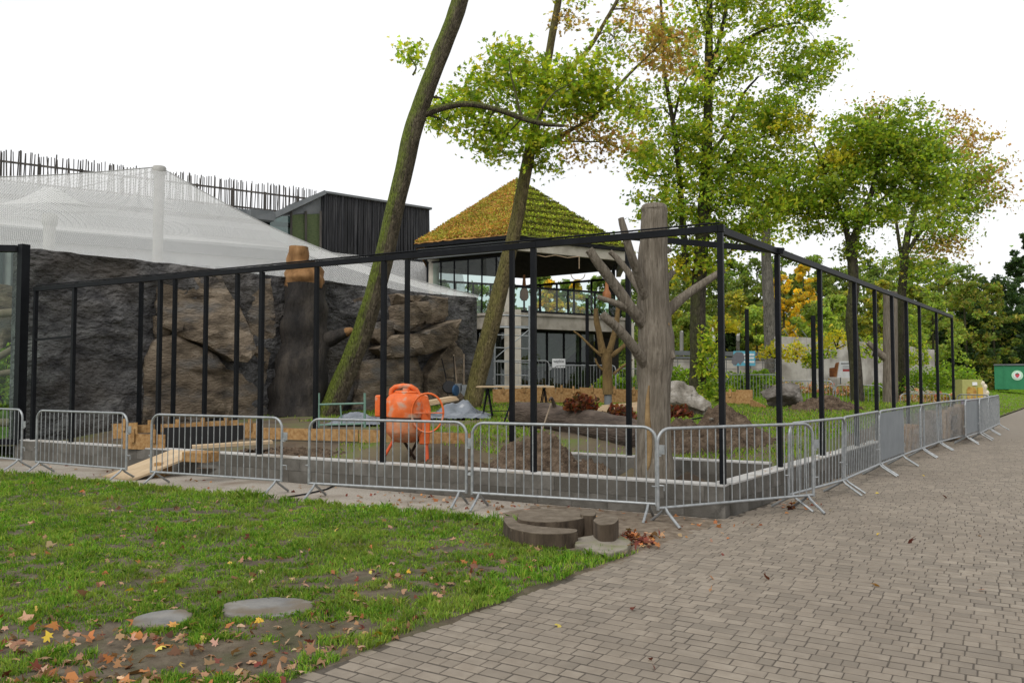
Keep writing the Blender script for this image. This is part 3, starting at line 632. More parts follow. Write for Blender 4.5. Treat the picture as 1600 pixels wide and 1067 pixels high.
def net_sheet(name, bot, top, n=60, k=34, sag=.5, bump=None):
    mb = MB(); uv = []
    for i in range(n + 1):
        a = bot(i / n); b = top(i / n)
        for j in range(k + 1):
            r = j / k; p = a.lerp(b, r); p.z -= sag * 4 * r * (1 - r) * min(1, (b - a).length / 6)
            if bump: p.z += bump(p)
            mb.v.append(tuple(p)); uv.append(((a - bot(0)).length, (p - a).length))
    for i in range(n):
        for j in range(k): mb.f.append((i * (k + 1) + j, (i + 1) * (k + 1) + j, (i + 1) * (k + 1) + j + 1, i * (k + 1) + j + 1))
    o = mb.build(name, M_net, net, smooth=80); me = o.data; l = me.uv_layers.new(name='UVMap'); ix = np.zeros(len(me.loops), np.int32); me.loops.foreach_get('vertex_index', ix)
    l.data.foreach_set('uv', np.array(uv, np.float32)[ix].reshape(-1)); return o
wend = WP(WL, -.1, WT + .02); wst = WP(0, -.1, WT + .02); wfar = WP(-9, -.1, WT + .35)
sp1 = 14.4
def bot(u): return WP(-9 + (WL + 9) * u, -.12, WT + .02 + (.35 * (1 - (u * (WL + 9)) / 9) if u * (WL + 9) < 9 else 0))
u1 = (9 + 5.2) / (WL + 9)
def top(u):
    if u <= u1: p = P0.lerp(P1, u / u1); p.z -= .9 * math.sin(math.pi * u / u1) * .6; return p
    w = (u - u1) / (1 - u1); p = P1.lerp(PW, w); p.z -= 1.1 * math.sin(math.pi * w) * .55; return p
def bmp(p):
    q = math.hypot(p.x - C2.x, p.y - C2.y); return 1.25 * math.exp(-q / 1.3)
net_sheet('front_sheet', bot, top, sag=.55, bump=bmp)
def bot2(u): p = top(u); return p + V((0, 0, .03))
def top2(u): return V((-24.5, 38, 9.4)).lerp(V((-3.0, 47, 8.2)), u)
net_sheet('back_sheet', bot2, top2, sag=.8)
M_cab = flat('net_cable', (.32, .32, .31)); m = MB()
for u0, u2 in ((0, u1), (u1, 1)): m.tube([top(u0 + (u2 - u0) * i / 14) + V((0, 0, .03)) for i in range(15)], .02, 6)
m.build('ridge_cable', M_cab, net)
m = MB(); m.tube([P1 + V((0, 0, -.2)), P1.lerp(C2, .45) + V((0, 0, -.9)), C2 + V((0, 0, .1))], .014, 6); m.tube([P1 + V((0, 0, -.1)), D(90, 300, 30)], .014, 6); m.build('stay_cable', M_cab, net)
M_col = mat('pale_column', [(.30, .295, .275), (.4, .39, .365)], scale=4, bump=.2, rough=.8)
for P, r, lab in ((P1, .185, 'tall pale concrete column with round cap holding up the net'), (C2, .16, 'shorter pale column under the net at far left')):
    t = thing('net_column', lab, 'column', (P.x, P.y, .6)); m = MB(); m.lathe((P.x, P.y, .6), [(r, 0), (r, P.z - 1.0), (r * 1.02, P.z - .9)], 20); m.build('shaft', M_col, t, smooth=40)
    m = MB(); m.lathe((P.x, P.y, P.z - .32), [(r * 1.05, 0), (r * 1.35, .1), (r * 1.35, .3), (r * 1.15, .36)], 20); m.build('cap', M_col, t, smooth=40)

# ------------------------------------------------------------------ animal house behind the net
M_gry = mat('grey_cladding', [(.09, .10, .105), (.15, .16, .165)], scale=1.5, bump=.1, rough=.7)
M_lt = mat('light_panel', [(.3, .31, .31), (.4, .41, .41)], scale=2, bump=.1, rough=.7)
M_log = mat('dark_timber', [(.010, .011, .013), (.026, .027, .03), (.05, .05, .052)], scale=5, stretch=(1, 1, .12), bump=.6, bscale=30, rough=.8, rnd=.35)
M_stk = mat('weathered_stake', [(.05, .045, .04), (.10, .09, .08)], scale=6, stretch=(1, 1, .2), bump=.3, rough=.9, rnd=.35)
H0 = D(-30, 290, 36.2); H1 = D(497, 347, 44.8); H1.z = H0.z
hx = (H1 - H0); hx.z = 0; hl = hx.length; hx.normalize(); hn = V((hx.y, -hx.x, 0))
house = thing('animal_house', 'long grey animal house with flat roof terrace behind the net', 'building', (H0.x, H0.y, .8))
m = MB(); m.box(H0 + hx * hl / 2 - hn * 3 + V((0, 0, -(H0.z - .6) / 2 - .25)), (hl, 6, H0.z - 1.1), hx); m.build('wall', M_lt, house)
m = MB(); m.box(H0 + hx * hl / 2 - hn * 2.9 + V((0, 0, -.05)), (hl + .3, 6.4, .5), hx); m.build('roof_slab', M_gry, house)
for k, z in enumerate((-1.1, -2.1)):
    m = MB(); m.box(H0 + hx * hl / 2 + hn * .06 + V((0, 0, z)), (hl - .2, .1, .55), hx); m.build('cladding_band', M_gry, house)
M_dkgl = mat('window_glass_dark', [(.03, .045, .045), (.06, .08, .08)], scale=1, rough=.08, bump=0, spec=.8)
nw = 14
for i in range(nw):
    c = H0 + hx * (hl * (i + .5) / nw) + hn * .03; w = MB(); w.box(c + V((0, 0, -3.8)), (hl / nw - .25, .06, 1.7), hx); f = w.build('window', M_gry, house)
    w = MB(); w.box(c + hn * .035 + V((0, 0, -3.8)), (hl / nw - .4, .02, 1.5), hx); w.build('pane', M_dkgl, f)
fence = thing('stake_fence', 'fence of thin uneven wooden stakes along the flat roof edge', 'fence', (H0.x, H0.y, H0.z))
for z in (.32, 1.22): m = MB(); m.beam(H0 + V((0, 0, z)) + hn * .1, H1 + V((0, 0, z)) + hn * .1, .06, .09); m.build('rail', M_stk, fence)
t = 0.0
while t < hl:
    w = .022 + .012 * random.random(); l = 1.78 + random.random() * .14; dx = random.gauss(0, .05); m = MB(); p = H0 + hx * t + hn * (.17 if random.random() < .5 else .03) + V((0, 0, -.05 - .12 * random.random()))
    m.tube([p, p + hx * dx + V((0, 0, l))], [w, w * .85], 6); m.build('stake', M_stk, fence); t += .05 + random.random() * .09
for i in range(9):
    p = H0 + hx * hl * (i + .3) / 9 + hn * .1; m = MB(); m.box(p + V((0, 0, .65)), (.1, .1, 1.3), hx); m.build('post', M_stk, fence)
# dark timber-clad block
K0 = D(506, 300, 43.8); K1 = D(672, 322, 48.2); K1.z = K0.z; kx = K1 - K0; kl = kx.length; kx.normalize(); kn = V((kx.y, -kx.x, 0))
blk = thing('timber_block', 'dark box-shaped building clad in vertical black logs', 'building', (K0.x, K0.y, 1))
m = MB(); m.box(K0 + kx * kl / 2 - kn * 2.6 + V((0, 0, -K0.z / 2 + .3)), (kl, 5, K0.z - .7), kx); m.build('core', M_log, blk)
m = MB(); m.box(K0 + kx * kl / 2 - kn * 2.5 + V((0, 0, -.02)), (kl + .1, 5.3, .12), kx); m.build('roof_edge', M_gry, blk)
t = .07
while t < kl:
    r = .05 + .035 * random.random(); dx = [random.gauss(0, .035) for _ in range(4)]
    m = MB(); pts = [K0 + kx * (t + (dx[j] if 0 < j < 3 else 0)) + kn * (-.06 + .05 * random.random()) + V((0, 0, -.05 - j * 2.6)) for j in range(4)]
    m.tube(pts, [r * random.uniform(.85, 1.15) for _ in range(4)], 7); m.build('log', M_log, blk, smooth=60); t += r * 1.75
t = .1
while t < 4.5:
    r = .06 + .03 * random.random(); m = MB(); p = K0 - kn * t - kx * .05; m.tube([p + V((0, 0, -.05)), p + V((0, 0, -6))], r, 7); m.build('log', M_log, blk, smooth=60); t += r * 1.8
# sloping metal roof wing and woven screen left of the block
wing = thing('roof_wing', 'sloping grey metal roof wing with woven green screen beside the timber block', 'roof', D(460, 380, 43))
def quadpx(m, pts, th=.15):
    P = [D(*p) for p in pts]; n = (P[1] - P[0]).cross(P[2] - P[0]).normalized() * th; b = len(m.v)
    m.v += [tuple(p) for p in P] + [tuple(p + n) for p in P]; k = len(P); m.f.append(tuple(b + i for i in reversed(range(k)))); m.f.append(tuple(b + k + i for i in range(k)))
    for i in range(k): j = (i + 1) % k; m.f.append((b + i, b + j, b + k + j, b + k + i))
m = MB(); quadpx(m, [(425, 333, 41), (508, 297, 43.7), (510, 303, 43.7), (428, 342, 41)], .4); m.build('edge_beam', M_gry, wing)
m = MB(); quadpx(m, [(392, 326, 40), (428, 330, 41), (430, 345, 41), (392, 341, 40)], .4); m.build('end_beam', M_gry, wing)
m = MB(); quadpx(m, [(430, 338, 41.6), (502, 306, 43.8), (502, 336, 43.8), (470, 334, 42.6)], .1); m.build('roof_panel', M_gry, wing)
M_wov = mat('woven_screen', [(.05, .075, .03), (.12, .15, .07)], scale=6, stretch=(1, 1, 6), bump=.8, bscale=20, rough=.9)
m = MB(); quadpx(m, [(455, 336, 42.2), (500, 334, 43.6), (500, 398, 43.6), (455, 392, 42.2)], .08); m.build('woven_screen', M_wov, wing)
for x in (455, 478, 501): m = MB(); m.beam(D(x, 330, 42.1 + (x - 455) * .03), D(x, 400, 42.1 + (x - 455) * .03), .1, .1); m.build('upright', M_stk, wing)
m = MB(); quadpx(m, [(422, 338, 41.5), (454, 338, 42.2), (454, 385, 42.2), (422, 370, 41.5)], .03); m.build('glass', glassmat('wing_glass', (.5, .65, .62), .1), wing)

# ------------------------------------------------------------------ glazed aviary bay at the far left
bay = thing('glazed_bay', 'black-framed glass bay beside the rock wall at the left edge', 'glass bay', D(20, 690, 16.6))
m = MB(); p = D(33, 688, 16.55); q = D(34, 386, 16.55); m.box(((p + q) / 2), (.17, .17, q.z - p.z + .1), (.88, -.48, 0)); m.build('post', M_steel, bay)
a = V((q.x, q.y, q.z - .04)); b = a + V((-.75, -.05, 0)) * 4; m = MB(); m.beam(a + V((-.09, 0, 0)), b, .14, .14); m.build('top_rail', M_steel, bay)
m = MB(); m.beam(V((p.x - .09, p.y, .35)), V((b.x, b.y, .35)), .12, .12); m.build('bottom_rail', M_steel, bay)
m = MB(); m.quad((p.x - .08, p.y, .4), (b.x, b.y, .4), (b.x, b.y, q.z - .1), (p.x - .08, p.y, q.z - .1)); m.build('pane', glassmat('bay_glass', (.8, .92, .86), .03), bay)
M_lg = mat('bare_wood', [(.16, .12, .08), (.28, .22, .16)], scale=4, stretch=(1, 1, 1), bump=.5, bscale=25, rough=.85)
for (ax, ay, bx, by, d, r) in ((-60, 490, 31, 487, 18.6, .1), (-40, 572, 30, 540, 18.3, .08), (-30, 582, 24, 580, 19, .07), (-30, 655, 22, 660, 17.6, .09)):
    m = MB(); m.tube([D(ax, ay, d), D((ax + bx) / 2, (ay + by) / 2 + 3, d), D(bx, by, d)], r, 10, True, .15, ay); tag(m.build('climbing_log', M_lg, None, smooth=50), f'climbing log behind the left glass bay, the one at {"head height" if ay == 490 else "slanting middle level" if ay == 572 else "shrub level" if ay == 582 else "ground level"}', 'log')
hb = MB(); hb.quad(D(-120, 540, 26), D(31, 540, 26), D(31, 700, 18), D(-120, 700, 16.9)); tag(hb.build('bay_slope', mat('bay_grass', [(.045, .10, .012), (.09, .17, .02), (.13, .2, .03)], scale=6, bump=.8, bscale=40)), kind='structure')
rk = thing('bay_rock', 'pale rock bank seen through the left glass bay', 'rock', D(0, 540, 26)); o = bpy.data.objects.new('bank', rock_mesh('bank', M_rock, 77, 3, 1, 1.6)); link(o, rk, True); o.location = (-1.2, 0, .6)
# ------------------------------------------------------------------ pavilion with planted roof
M_sed = mat('sedum_orange', [(.14, .10, .03), (.32, .17, .045), (.42, .22, .07), (.28, .24, .06)], scale=2.0, bump=1, bscale=12, bdist=.1, rough=.95, detail=10)
M_mos = mat('moss_green', [(.05, .05, .015), (.13, .15, .02), (.2, .22, .03)], scale=1.2, bump=1, bscale=9, bdist=.12, rough=.95, stretch=(1, 1, 3), detail=9)
M_fas = mat('pale_fascia', [(.36, .33, .28), (.46, .43, .37)], scale=3, bump=.15, rough=.8, cols2=(.26, .23, .18), scale2=2, lo2=.5, hi2=.8)
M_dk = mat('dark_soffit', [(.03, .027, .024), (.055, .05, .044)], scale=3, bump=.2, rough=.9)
M_ctn = mat('pale_concrete', [(.27, .245, .21), (.36, .33, .285)], scale=2, bump=.25, rough=.85, cols2=(.2, .18, .15), scale2=1.4)
pv = thing('pavilion', 'two-storey pavilion with mossy pyramid roof and black-framed glazing', 'building', (0, 41, .9))
EZ = 7.9; HX = [V((-.1, 35, EZ)), V((5.7, 38.7, EZ)), V((6.2, 45, EZ)), V((.8, 49, EZ)), V((-4.9, 46, EZ)), V((-4.63, 37.6, EZ))]; AP = V((.25, 41.5, 11.95)); CT = V((.25, 41.5, EZ))
def roof_face(a, b, m, name):
    n = 26; mb = MB(); N3 = (b - a).cross(AP - a).normalized(); 
    if N3.z < 0: N3 = -N3
    for i in range(n + 1):
        f = i / n; p0 = a.lerp(AP, f); p1 = b.lerp(AP, f); k = 34
        for j in range(k + 1):
            p = p0.lerp(p1, j / k); bumpy = .10 * mnoise.noise(p * 1.7) + .06 * mnoise.noise(p * 4.5) + .05 * math.sin(f * 60)
            mb.v.append(tuple(p + N3 * (bumpy + .08) * (0 if i == n else 1)))
    for i in range(n):
        for j in range(k): mb.f.append((i * (k + 1) + j, i * (k + 1) + j + 1, (i + 1) * (k + 1) + j + 1, (i + 1) * (k + 1) + j))
    return mb.build(name, m, pv, smooth=80)
for i in range(6):
    roof_face(HX[i], HX[(i + 1) % 6], M_sed if i in (4, 5) else M_mos, 'roof_face')
# plants growing on the two roof slopes that face the camera
def roof_plants(name, a, b, cols, n, sz, seed):
    r = np.random.default_rng(seed); f = 1 - np.sqrt(r.random(n)); g_ = r.random(n); A, B, P = (np.array(q) for q in (a, b, AP))
    c = (A + (P - A) * f[:, None]) * (1 - g_[:, None]) + (B + (P - B) * f[:, None]) * g_[:, None]; c[:, 2] += .12 + .1 * r.random(n)
    row = np.sin(f * 60); cc = pal(cols, n, .25, r)
    pt_ = fbm(c[:, 0] * 1.1 + 40, c[:, 2] * 1.6 + c[:, 1], 81 + seed); cc *= (.55 + .9 * pt_)[:, None]
    if seed == 1: w_ = np.clip((fbm(c[:, 0] * .8 + 9, c[:, 2] * 1.2, 91) - .58) * 5, 0, 1)[:, None]; cc = cc * (1 - w_) + w_ * np.array([.34, .36, .05]) * (.7 + .5 * r.random((n, 1)))
    if seed == 2: cc *= (.42 + .75 * (row > -.15))[:, None]
    return np_obj(name, leaf_verts(c, sz * (.6 + .8 * r.random(n)), OVAL, .3, .1, r), 6, leafmat('roof_leaf', .25, .8), cc, pv)
roof_plants('sedum', HX[5], HX[0], [(.46, .21, .06), (.52, .28, .08), (.36, .32, .05), (.40, .40, .06), (.24, .17, .03)], 20000, .10, 1)
roof_plants('moss_tufts', HX[0], HX[1], [(.30, .37, .03), (.42, .47, .05), (.2, .22, .03), (.13, .1, .03)], 16000, .11, 2)
for i in (5, 0, 1):
    a, b = HX[i], HX[(i + 1) % 6]; m = MB(); m.beam(a + V((0, 0, -.04)), b + V((0, 0, -.04)), .1, .16); m.build('gutter', M_steel, pv)
def inset(p, k): return CT + (p - CT) * k
for i in (0, 1):
    a, b = inset(HX[i], .97), inset(HX[i + 1], .97); m = MB(); m.beam(a + V((0, 0, -.36)), b + V((0, 0, -.36)), .25, .46); m.build('fascia', M_fas, pv)
a, b = inset(HX[5], .96), inset(HX[0], .96); m = MB(); m.beam(a + V((0, 0, -.4)), b + V((0, 0, -.4)), .2, .5); m.build('fascia', M_gry, pv)
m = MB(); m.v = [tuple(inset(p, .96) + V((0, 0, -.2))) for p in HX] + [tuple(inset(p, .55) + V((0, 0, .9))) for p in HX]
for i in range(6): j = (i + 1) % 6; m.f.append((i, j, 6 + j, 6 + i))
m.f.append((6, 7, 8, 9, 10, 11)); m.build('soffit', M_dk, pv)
FZ = 4.55
GL = glassmat('pavilion_glass', (.62, .74, .70), .07); GR = glassmat('railing_glass', (.66, .82, .77), .05)
def glaze(a, b, z0, z1, n, name='window', fr=.07, gm=GL, mid=None):
    dx = (b - a) / n
    for i in range(n):
        p, q = a + dx * i, a + dx * (i + 1); w = MB()
        w.beam((p.x, p.y, (z0 + z1) / 2 - (z1 - z0) / 2), (p.x, p.y, z1), fr, fr); w.beam((p.x, p.y, z1), (q.x, q.y, z1), fr, fr); w.beam((p.x, p.y, z0), (q.x, q.y, z0), fr, fr)
        if i == n - 1: w.beam((q.x, q.y, z0), (q.x, q.y, z1), fr, fr)
        if mid: w.beam((p.x, p.y, mid), (q.x, q.y, mid), fr * .9, fr * .9)
        f = w.build(name, M_steel, pv); w = MB(); w.quad((p.x, p.y, z0), (q.x, q.y, z0), (q.x, q.y, z1), (p.x, p.y, z1)); w.build('pane', gm, f)
I = [inset(p, .88) for p in HX]
glaze(I[5], I[0], FZ, EZ - .75, 6)                       # upper left glazing
for i in (2, 3, 4): glaze(I[i], I[(i + 1) % 6], FZ, EZ - .75, 5, fr=.12, gm=glassmat('rear_glass', (.85, .92, .9), .03))
glaze(I[1], I[2], FZ, EZ - .75, 4)
O = [inset(p, .93) for p in HX]
glaze(O[0], O[1], FZ + .08, FZ + 1.18, 4, 'railing', .09, GR)   # open deck with glass railing
m = MB(); m.v = [tuple(V((inset(p, .985).x, inset(p, .985).y, FZ))) for p in HX] + [tuple(V((inset(p, .985).x, inset(p, .985).y, FZ - .12))) for p in HX]; m.f = [tuple(range(6)), tuple(reversed(range(6, 12)))] + [(6 + i, 6 + (i + 1) % 6, (i + 1) % 6, i) for i in range(6)]; m.build('deck_slab', M_ctn, pv)
for i in (5, 0, 1): a, b = inset(HX[i], .95), inset(HX[(i + 1) % 6], .95); m = MB(); m.beam((a.x, a.y, FZ - .42), (b.x, b.y, FZ - .42), .25, .58); m.build('edge_beam', M_ctn, pv)
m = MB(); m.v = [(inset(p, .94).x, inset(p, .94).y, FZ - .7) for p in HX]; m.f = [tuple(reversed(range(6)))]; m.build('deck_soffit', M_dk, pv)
J = [inset(p, .72) for p in HX]
glaze(J[5], J[0], .9, FZ - .7, 4, 'ground_window', .1, glassmat('lower_glass', (.4, .55, .48), .06))
glaze(J[0], J[1], .9, FZ - .7, 5, 'ground_window', .1, glassmat('lower_glass', (.4, .55, .48), .06), mid=2.35)
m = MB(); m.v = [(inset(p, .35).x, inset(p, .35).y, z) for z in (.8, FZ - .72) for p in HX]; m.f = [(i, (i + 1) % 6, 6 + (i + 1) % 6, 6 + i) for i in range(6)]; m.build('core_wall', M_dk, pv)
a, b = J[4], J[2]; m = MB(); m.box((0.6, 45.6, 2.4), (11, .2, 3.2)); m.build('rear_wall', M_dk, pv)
for px, d, y0, y1, r in ((808, 34.9, 612, 484, .17), (793, 35.4, 608, 395, .14), (985, 38.6, 610, 505, .16), (905, 41, 600, 500, .14)):
    a, b = D(px, y0, d), D(px, y1, d); m = MB(); m.box((a + b) / 2, (r * 2, r * 2, b.z - a.z)); m.build('column', M_fas, pv)
p = inset(HX[5], .9); m = MB(); m.lathe((p.x + .35, p.y + .2, .9), [(.28, 0), (.28, EZ - 1.2)], 20); m.build('column', M_fas, pv, smooth=40)
m = MB(); P = [D(815, 500, 38.3), D(938, 508, 40), D(880, 545, 39.2), D(846, 572, 38.7), D(815, 578, 38.3)]; n = V((.55, .83, 0)) * 1.6; b0 = len(m.v)
m.v = [tuple(q) for q in P] + [tuple(q + n) for q in P]; m.f = [tuple(reversed(range(5))), tuple(range(5, 10))] + [(i, (i + 1) % 5, 5 + (i + 1) % 5, 5 + i) for i in range(5)]; m.build('stair_soffit', M_ctn, pv)
m = MB()
for (x0, y0, x1, y1) in ((836, 398, 868, 399), (868, 399, 905, 401), (905, 401, 905, 420)): m.tube([D(x0, y0, 36), D((x0 + x1) / 2, (y0 + y1) / 2 + (3 if x0 != x1 else 0), 36), D(x1, y1, 36)], .022, 5)
m.build('rope', flat('rope', (.3, .22, .14)), pv); m = MB(); c = D(903, 428, 37); m.tube([c + V((math.cos(a) * .33, 0, math.sin(a) * .3)) for a in [math.pi * (1 + k / 8) for k in range(9)]], .02, 5); m.build('rope', flat('rope', (.3, .22, .14)), pv)
for px, py, c in ((948, 455, (.35, .13, .05)), (819, 452, (.4, .16, .05))):
    m = MB(); p = D(px, py, 38.2); m.lathe(p, [(.12, -.55), (.22, -.4), (.2, -.1), (.1, .1), (.05, .7)], 10); m.build('hanging_toy', flat('toy_orange', (.33, .13, .05)), pv, smooth=50)
# ------------------------------------------------------------------ scaffold tower in front of it
M_alu = mat('scaffold_grey', [(.2, .22, .23), (.3, .32, .33)], scale=8, rough=.45, bump=.05, metal=.5)
sc = thing('scaffold_tower', 'grey ladder-frame scaffold tower in front of the pavilion', 'scaffold', D(800, 615, 31))
for x in (773, 801, 827):
    m = MB(); d = 31 if x != 801 else 32; m.tube([D(x, 620, d), D(x, 478, d)], .04, 7); m.build('upright', M_alu, sc)
for y in (492, 511, 523, 543, 565, 585): m = MB(); m.tube([D(771, y, 31), D(829, y + 2, 31)], .035 if y < 520 else .022, 6); m.build('rung', M_alu, sc)
m = MB(); m.tube([D(773, 560, 31), D(827, 515, 31)], .02, 6); m.build('diagonal', M_alu, sc)
m = MB(); m.box(D(800, 511, 31.4), (1.35, .7, .06)); m.build('platform', M_alu, sc)
# white entrance sign hung on the barrier
SG = D(873, 567.5, 30.3); sgn = thing('entrance_sign', 'small white sign with black lettering behind a distant barrier', 'sign', SG)
def text(s, loc, size, m, parent, rotz=0.0, ext=.004, name='lettering'):
    cu = bpy.data.curves.new(name, 'FONT'); cu.body = s; cu.size = size; cu.align_x = 'CENTER'; cu.align_y = 'CENTER'; cu.extrude = ext
    o = bpy.data.objects.new(name, cu); COL.objects.link(o); dg = bpy.context.evaluated_depsgraph_get(); dg.update()
    me = bpy.data.meshes.new_from_object(o.evaluated_get(dg)); bpy.data.objects.remove(o); me.materials.clear(); me.materials.append(m)
    q = bpy.data.objects.new(name, me); link(q, parent); q.matrix_basis = Matrix.Translation(loc) @ Matrix.Rotation(rotz, 4, 'Z') @ Matrix.Rotation(math.pi / 2, 4, 'X'); return q
M_wh = flat('sign_white', (.72, .73, .74)); M_bk = flat('sign_black', (.015, .015, .017)); M_red = flat('sign_red', (.4, .05, .05)); M_pur = flat('lilac', (.32, .24, .34))
m = MB(); m.box(SG, (.5, .012, .345)); m.build('board', M_wh, sgn)
text('WEJŚCIE', SG + V((0, -.012, .06)), .105, M_bk, sgn)
# ------------------------------------------------------------------ bark
def barkmat(name, cols, moss=None, mdir=(-.6, -.5, .5)):
    m = mat(name, cols, scale=6, stretch=(1, 1, .22), bump=1.0, bscale=16, bdist=.07, rough=.92, detail=10, brough=.75, lo=.36, hi=.64)
    nt = m.node_tree; N = nt.nodes.new; K = nt.links.new; bp = [n for n in nt.nodes if n.type == 'BUMP'][0]; mp = [n for n in nt.nodes if n.type == 'MAPPING'][0]
    vo = N('ShaderNodeTexVoronoi'); vo.feature = 'DISTANCE_TO_EDGE'; vo.inputs['Scale'].default_value = 17; K(mp.outputs[0], vo.inputs['Vector'])
    vr = N('ShaderNodeMapRange'); vr.inputs['From Max'].default_value = .25; K(vo.outputs['Distance'], vr.inputs['Value'])
    b2_ = N('ShaderNodeBump'); b2_.inputs['Strength'].default_value = .8; b2_.inputs['Distance'].default_value = .035; K(vr.outputs[0], b2_.inputs['Height']); K(b2_.outputs[0], bp.inputs['Normal'])
    if moss:
        nt = m.node_tree; N = nt.nodes.new; K = nt.links.new; b = [n for n in nt.nodes if n.type == 'BSDF_PRINCIPLED'][0]; src = b.inputs['Base Color'].links[0].from_socket
        ge = N('ShaderNodeNewGeometry'); dt = N('ShaderNodeVectorMath'); dt.operation = 'DOT_PRODUCT'; dt.inputs[1].default_value = mdir; K(ge.outputs['True Normal'], dt.inputs[0])
        n2 = N('ShaderNodeTexNoise'); n2.inputs['Scale'].default_value = 3.2; n2.inputs['Detail'].default_value = 10; n2.inputs['Roughness'].default_value = .75
        tc = N('ShaderNodeTexCoord'); K(tc.outputs['Object'], n2.inputs['Vector'])
        ad = N('ShaderNodeMath'); ad.operation = 'MULTIPLY_ADD'; ad.inputs[1].default_value = 1.3; K(n2.outputs['Fac'], ad.inputs[0]); K(dt.outputs['Value'], ad.inputs[2])
        mr = N('ShaderNodeMapRange'); mr.inputs['From Min'].default_value = .95; mr.inputs['From Max'].default_value = 1.55; K(ad.outputs[0], mr.inputs['Value'])
        mx = N('ShaderNodeMix'); mx.data_type = 'RGBA'; K(mr.outputs[0], mx.inputs[0]); K(src, mx.inputs[6]); mx.inputs[7].default_value = (*moss, 1); K(mx.outputs[2], b.inputs['Base Color'])
    return m
M_bkm = barkmat('mossy_bark', [(.035, .028, .018), (.075, .06, .038), (.115, .095, .062)], (.095, .125, .012))
M_bkl = barkmat('lichen_bark', [(.05, .04, .02), (.11, .085, .04), (.15, .12, .055)], (.13, .12, .03), (-.5, -.5, 0))
M_bkd = barkmat('dark_bark', [(.02, .017, .012), (.045, .037, .027), (.07, .058, .042)], (.06, .065, .02), (-.5, -.4, .3))
M_bkg = barkmat('grey_bark', [(.09, .085, .07), (.14, .13, .11), (.19, .175, .15)])
M_leaf = leafmat('tree_leaf', .5, .5)
GRN = [(.29, .38, .03), (.22, .32, .028), (.38, .43, .04), (.15, .24, .025), (.46, .44, .05)]
DGR = [(.18, .27, .03), (.13, .21, .025), (.25, .33, .035), (.33, .36, .04)]
BRN = [(.42, .26, .09), (.34, .2, .07), (.46, .32, .1), (.3, .27, .06)]
YEL = [(.56, .46, .04), (.48, .42, .04), (.34, .36, .04)]
def crown_leaves(blobs, d, per, size, shape, seed, sig=(.42, .17)):
    """blobs: (px,py,rx,ry,sprays,palette[,depth])"""
    r = np.random.default_rng(seed); cs = []; col = []; hubs = []
    for bl in blobs:
        px, py, rx, ry, n, pl = bl[:6]; dd = bl[6] if len(bl) > 6 else d; c = np.array(D(px, py, dd)); k = dd / F
        u = r.normal(size=(n, 3)); u /= np.linalg.norm(u, axis=1, keepdims=True); u *= (r.random((n, 1)) ** .45); h = c + u * np.array([rx * k, min(rx * k, 2.6), ry * k]); hubs.append((c, h))
        for q in h:
            m = max(5, int(per * (.5 + r.random()))); tilt = r.normal(size=2) * .25; o = r.normal(size=(m, 3)) * np.array([sig[0], sig[0], sig[1]]) * (.7 + .6 * r.random())
            o[:, 2] += o[:, 0] * tilt[0] + o[:, 1] * tilt[1] - .18 * (o[:, 0] ** 2 + o[:, 1] ** 2); cs.append(q + o); cc = pal(pl, m, .2, r) * (1 + r.normal() * .18); col.append(np.clip(cc, .004, .8))
    cs = np.concatenate(cs); col = np.concatenate(col)
    return leaf_verts(cs, size * (.65 + .7 * r.random(len(cs))), shape, .9, .25, r), col, hubs
def tree(name, label, d, limbs, blobs, bark, per=34, size=.13, shape=MAPLE, seed=1, group=None, n=14, twigs=5, tw=.035, sig=(.42, .17), wob=.12, cb=0.0):
    base = V(PX(limbs[0], d)[0][:3]); t = thing(name, label, 'tree', base, 0, group); S_ = []
    m = MB(); S_ += limb(m, PX(limbs[0], d), n, 6, wob, seed); m.build('trunk', bark, t, smooth=70)
    for k, l in enumerate(limbs[1:]): m = MB(); S_ += limb(m, PX(l, d), 9, 5, .08, seed + k); m.build('limb', bark, t, smooth=70)
    v, c, hubs = crown_leaves(blobs, d + cb, per, size, shape, seed, sig); np_obj('crown', v, len(shape), M_leaf, c, t)
    A = np.array([s[:3] for s in S_]); RR = np.array([s[3] for s in S_]); m = MB(); r = random.Random(seed)
    for c, h in hubs:
        dd = np.linalg.norm(A - c, axis=1) + .5 * np.clip(A[:, 2] - c[2] + .3, 0, 99); i = int(dd.argmin()); a = V(A[i]); b = V(c); r0 = min(RR[i] * .5, .02 + .014 * (b - a).length, .1)
        mid = a.lerp(b, .5) + V((r.gauss(0, .12), r.gauss(0, .12), .15)); 
        if (b - a).length > .3: m.tube([a, a.lerp(mid, .5), mid, b], [r0, r0 * .85, r0 * .65, r0 * .35], 6)
        for q in h[: twigs * 3]:
            q = V(q); mm = b.lerp(q, .5) + V((0, 0, .12)); m.tube([b, mm, q], [r0 * .35, r0 * .22, .006], 5, False)
    m.build('branches', bark, t)['kind'] = 'stuff'; return t
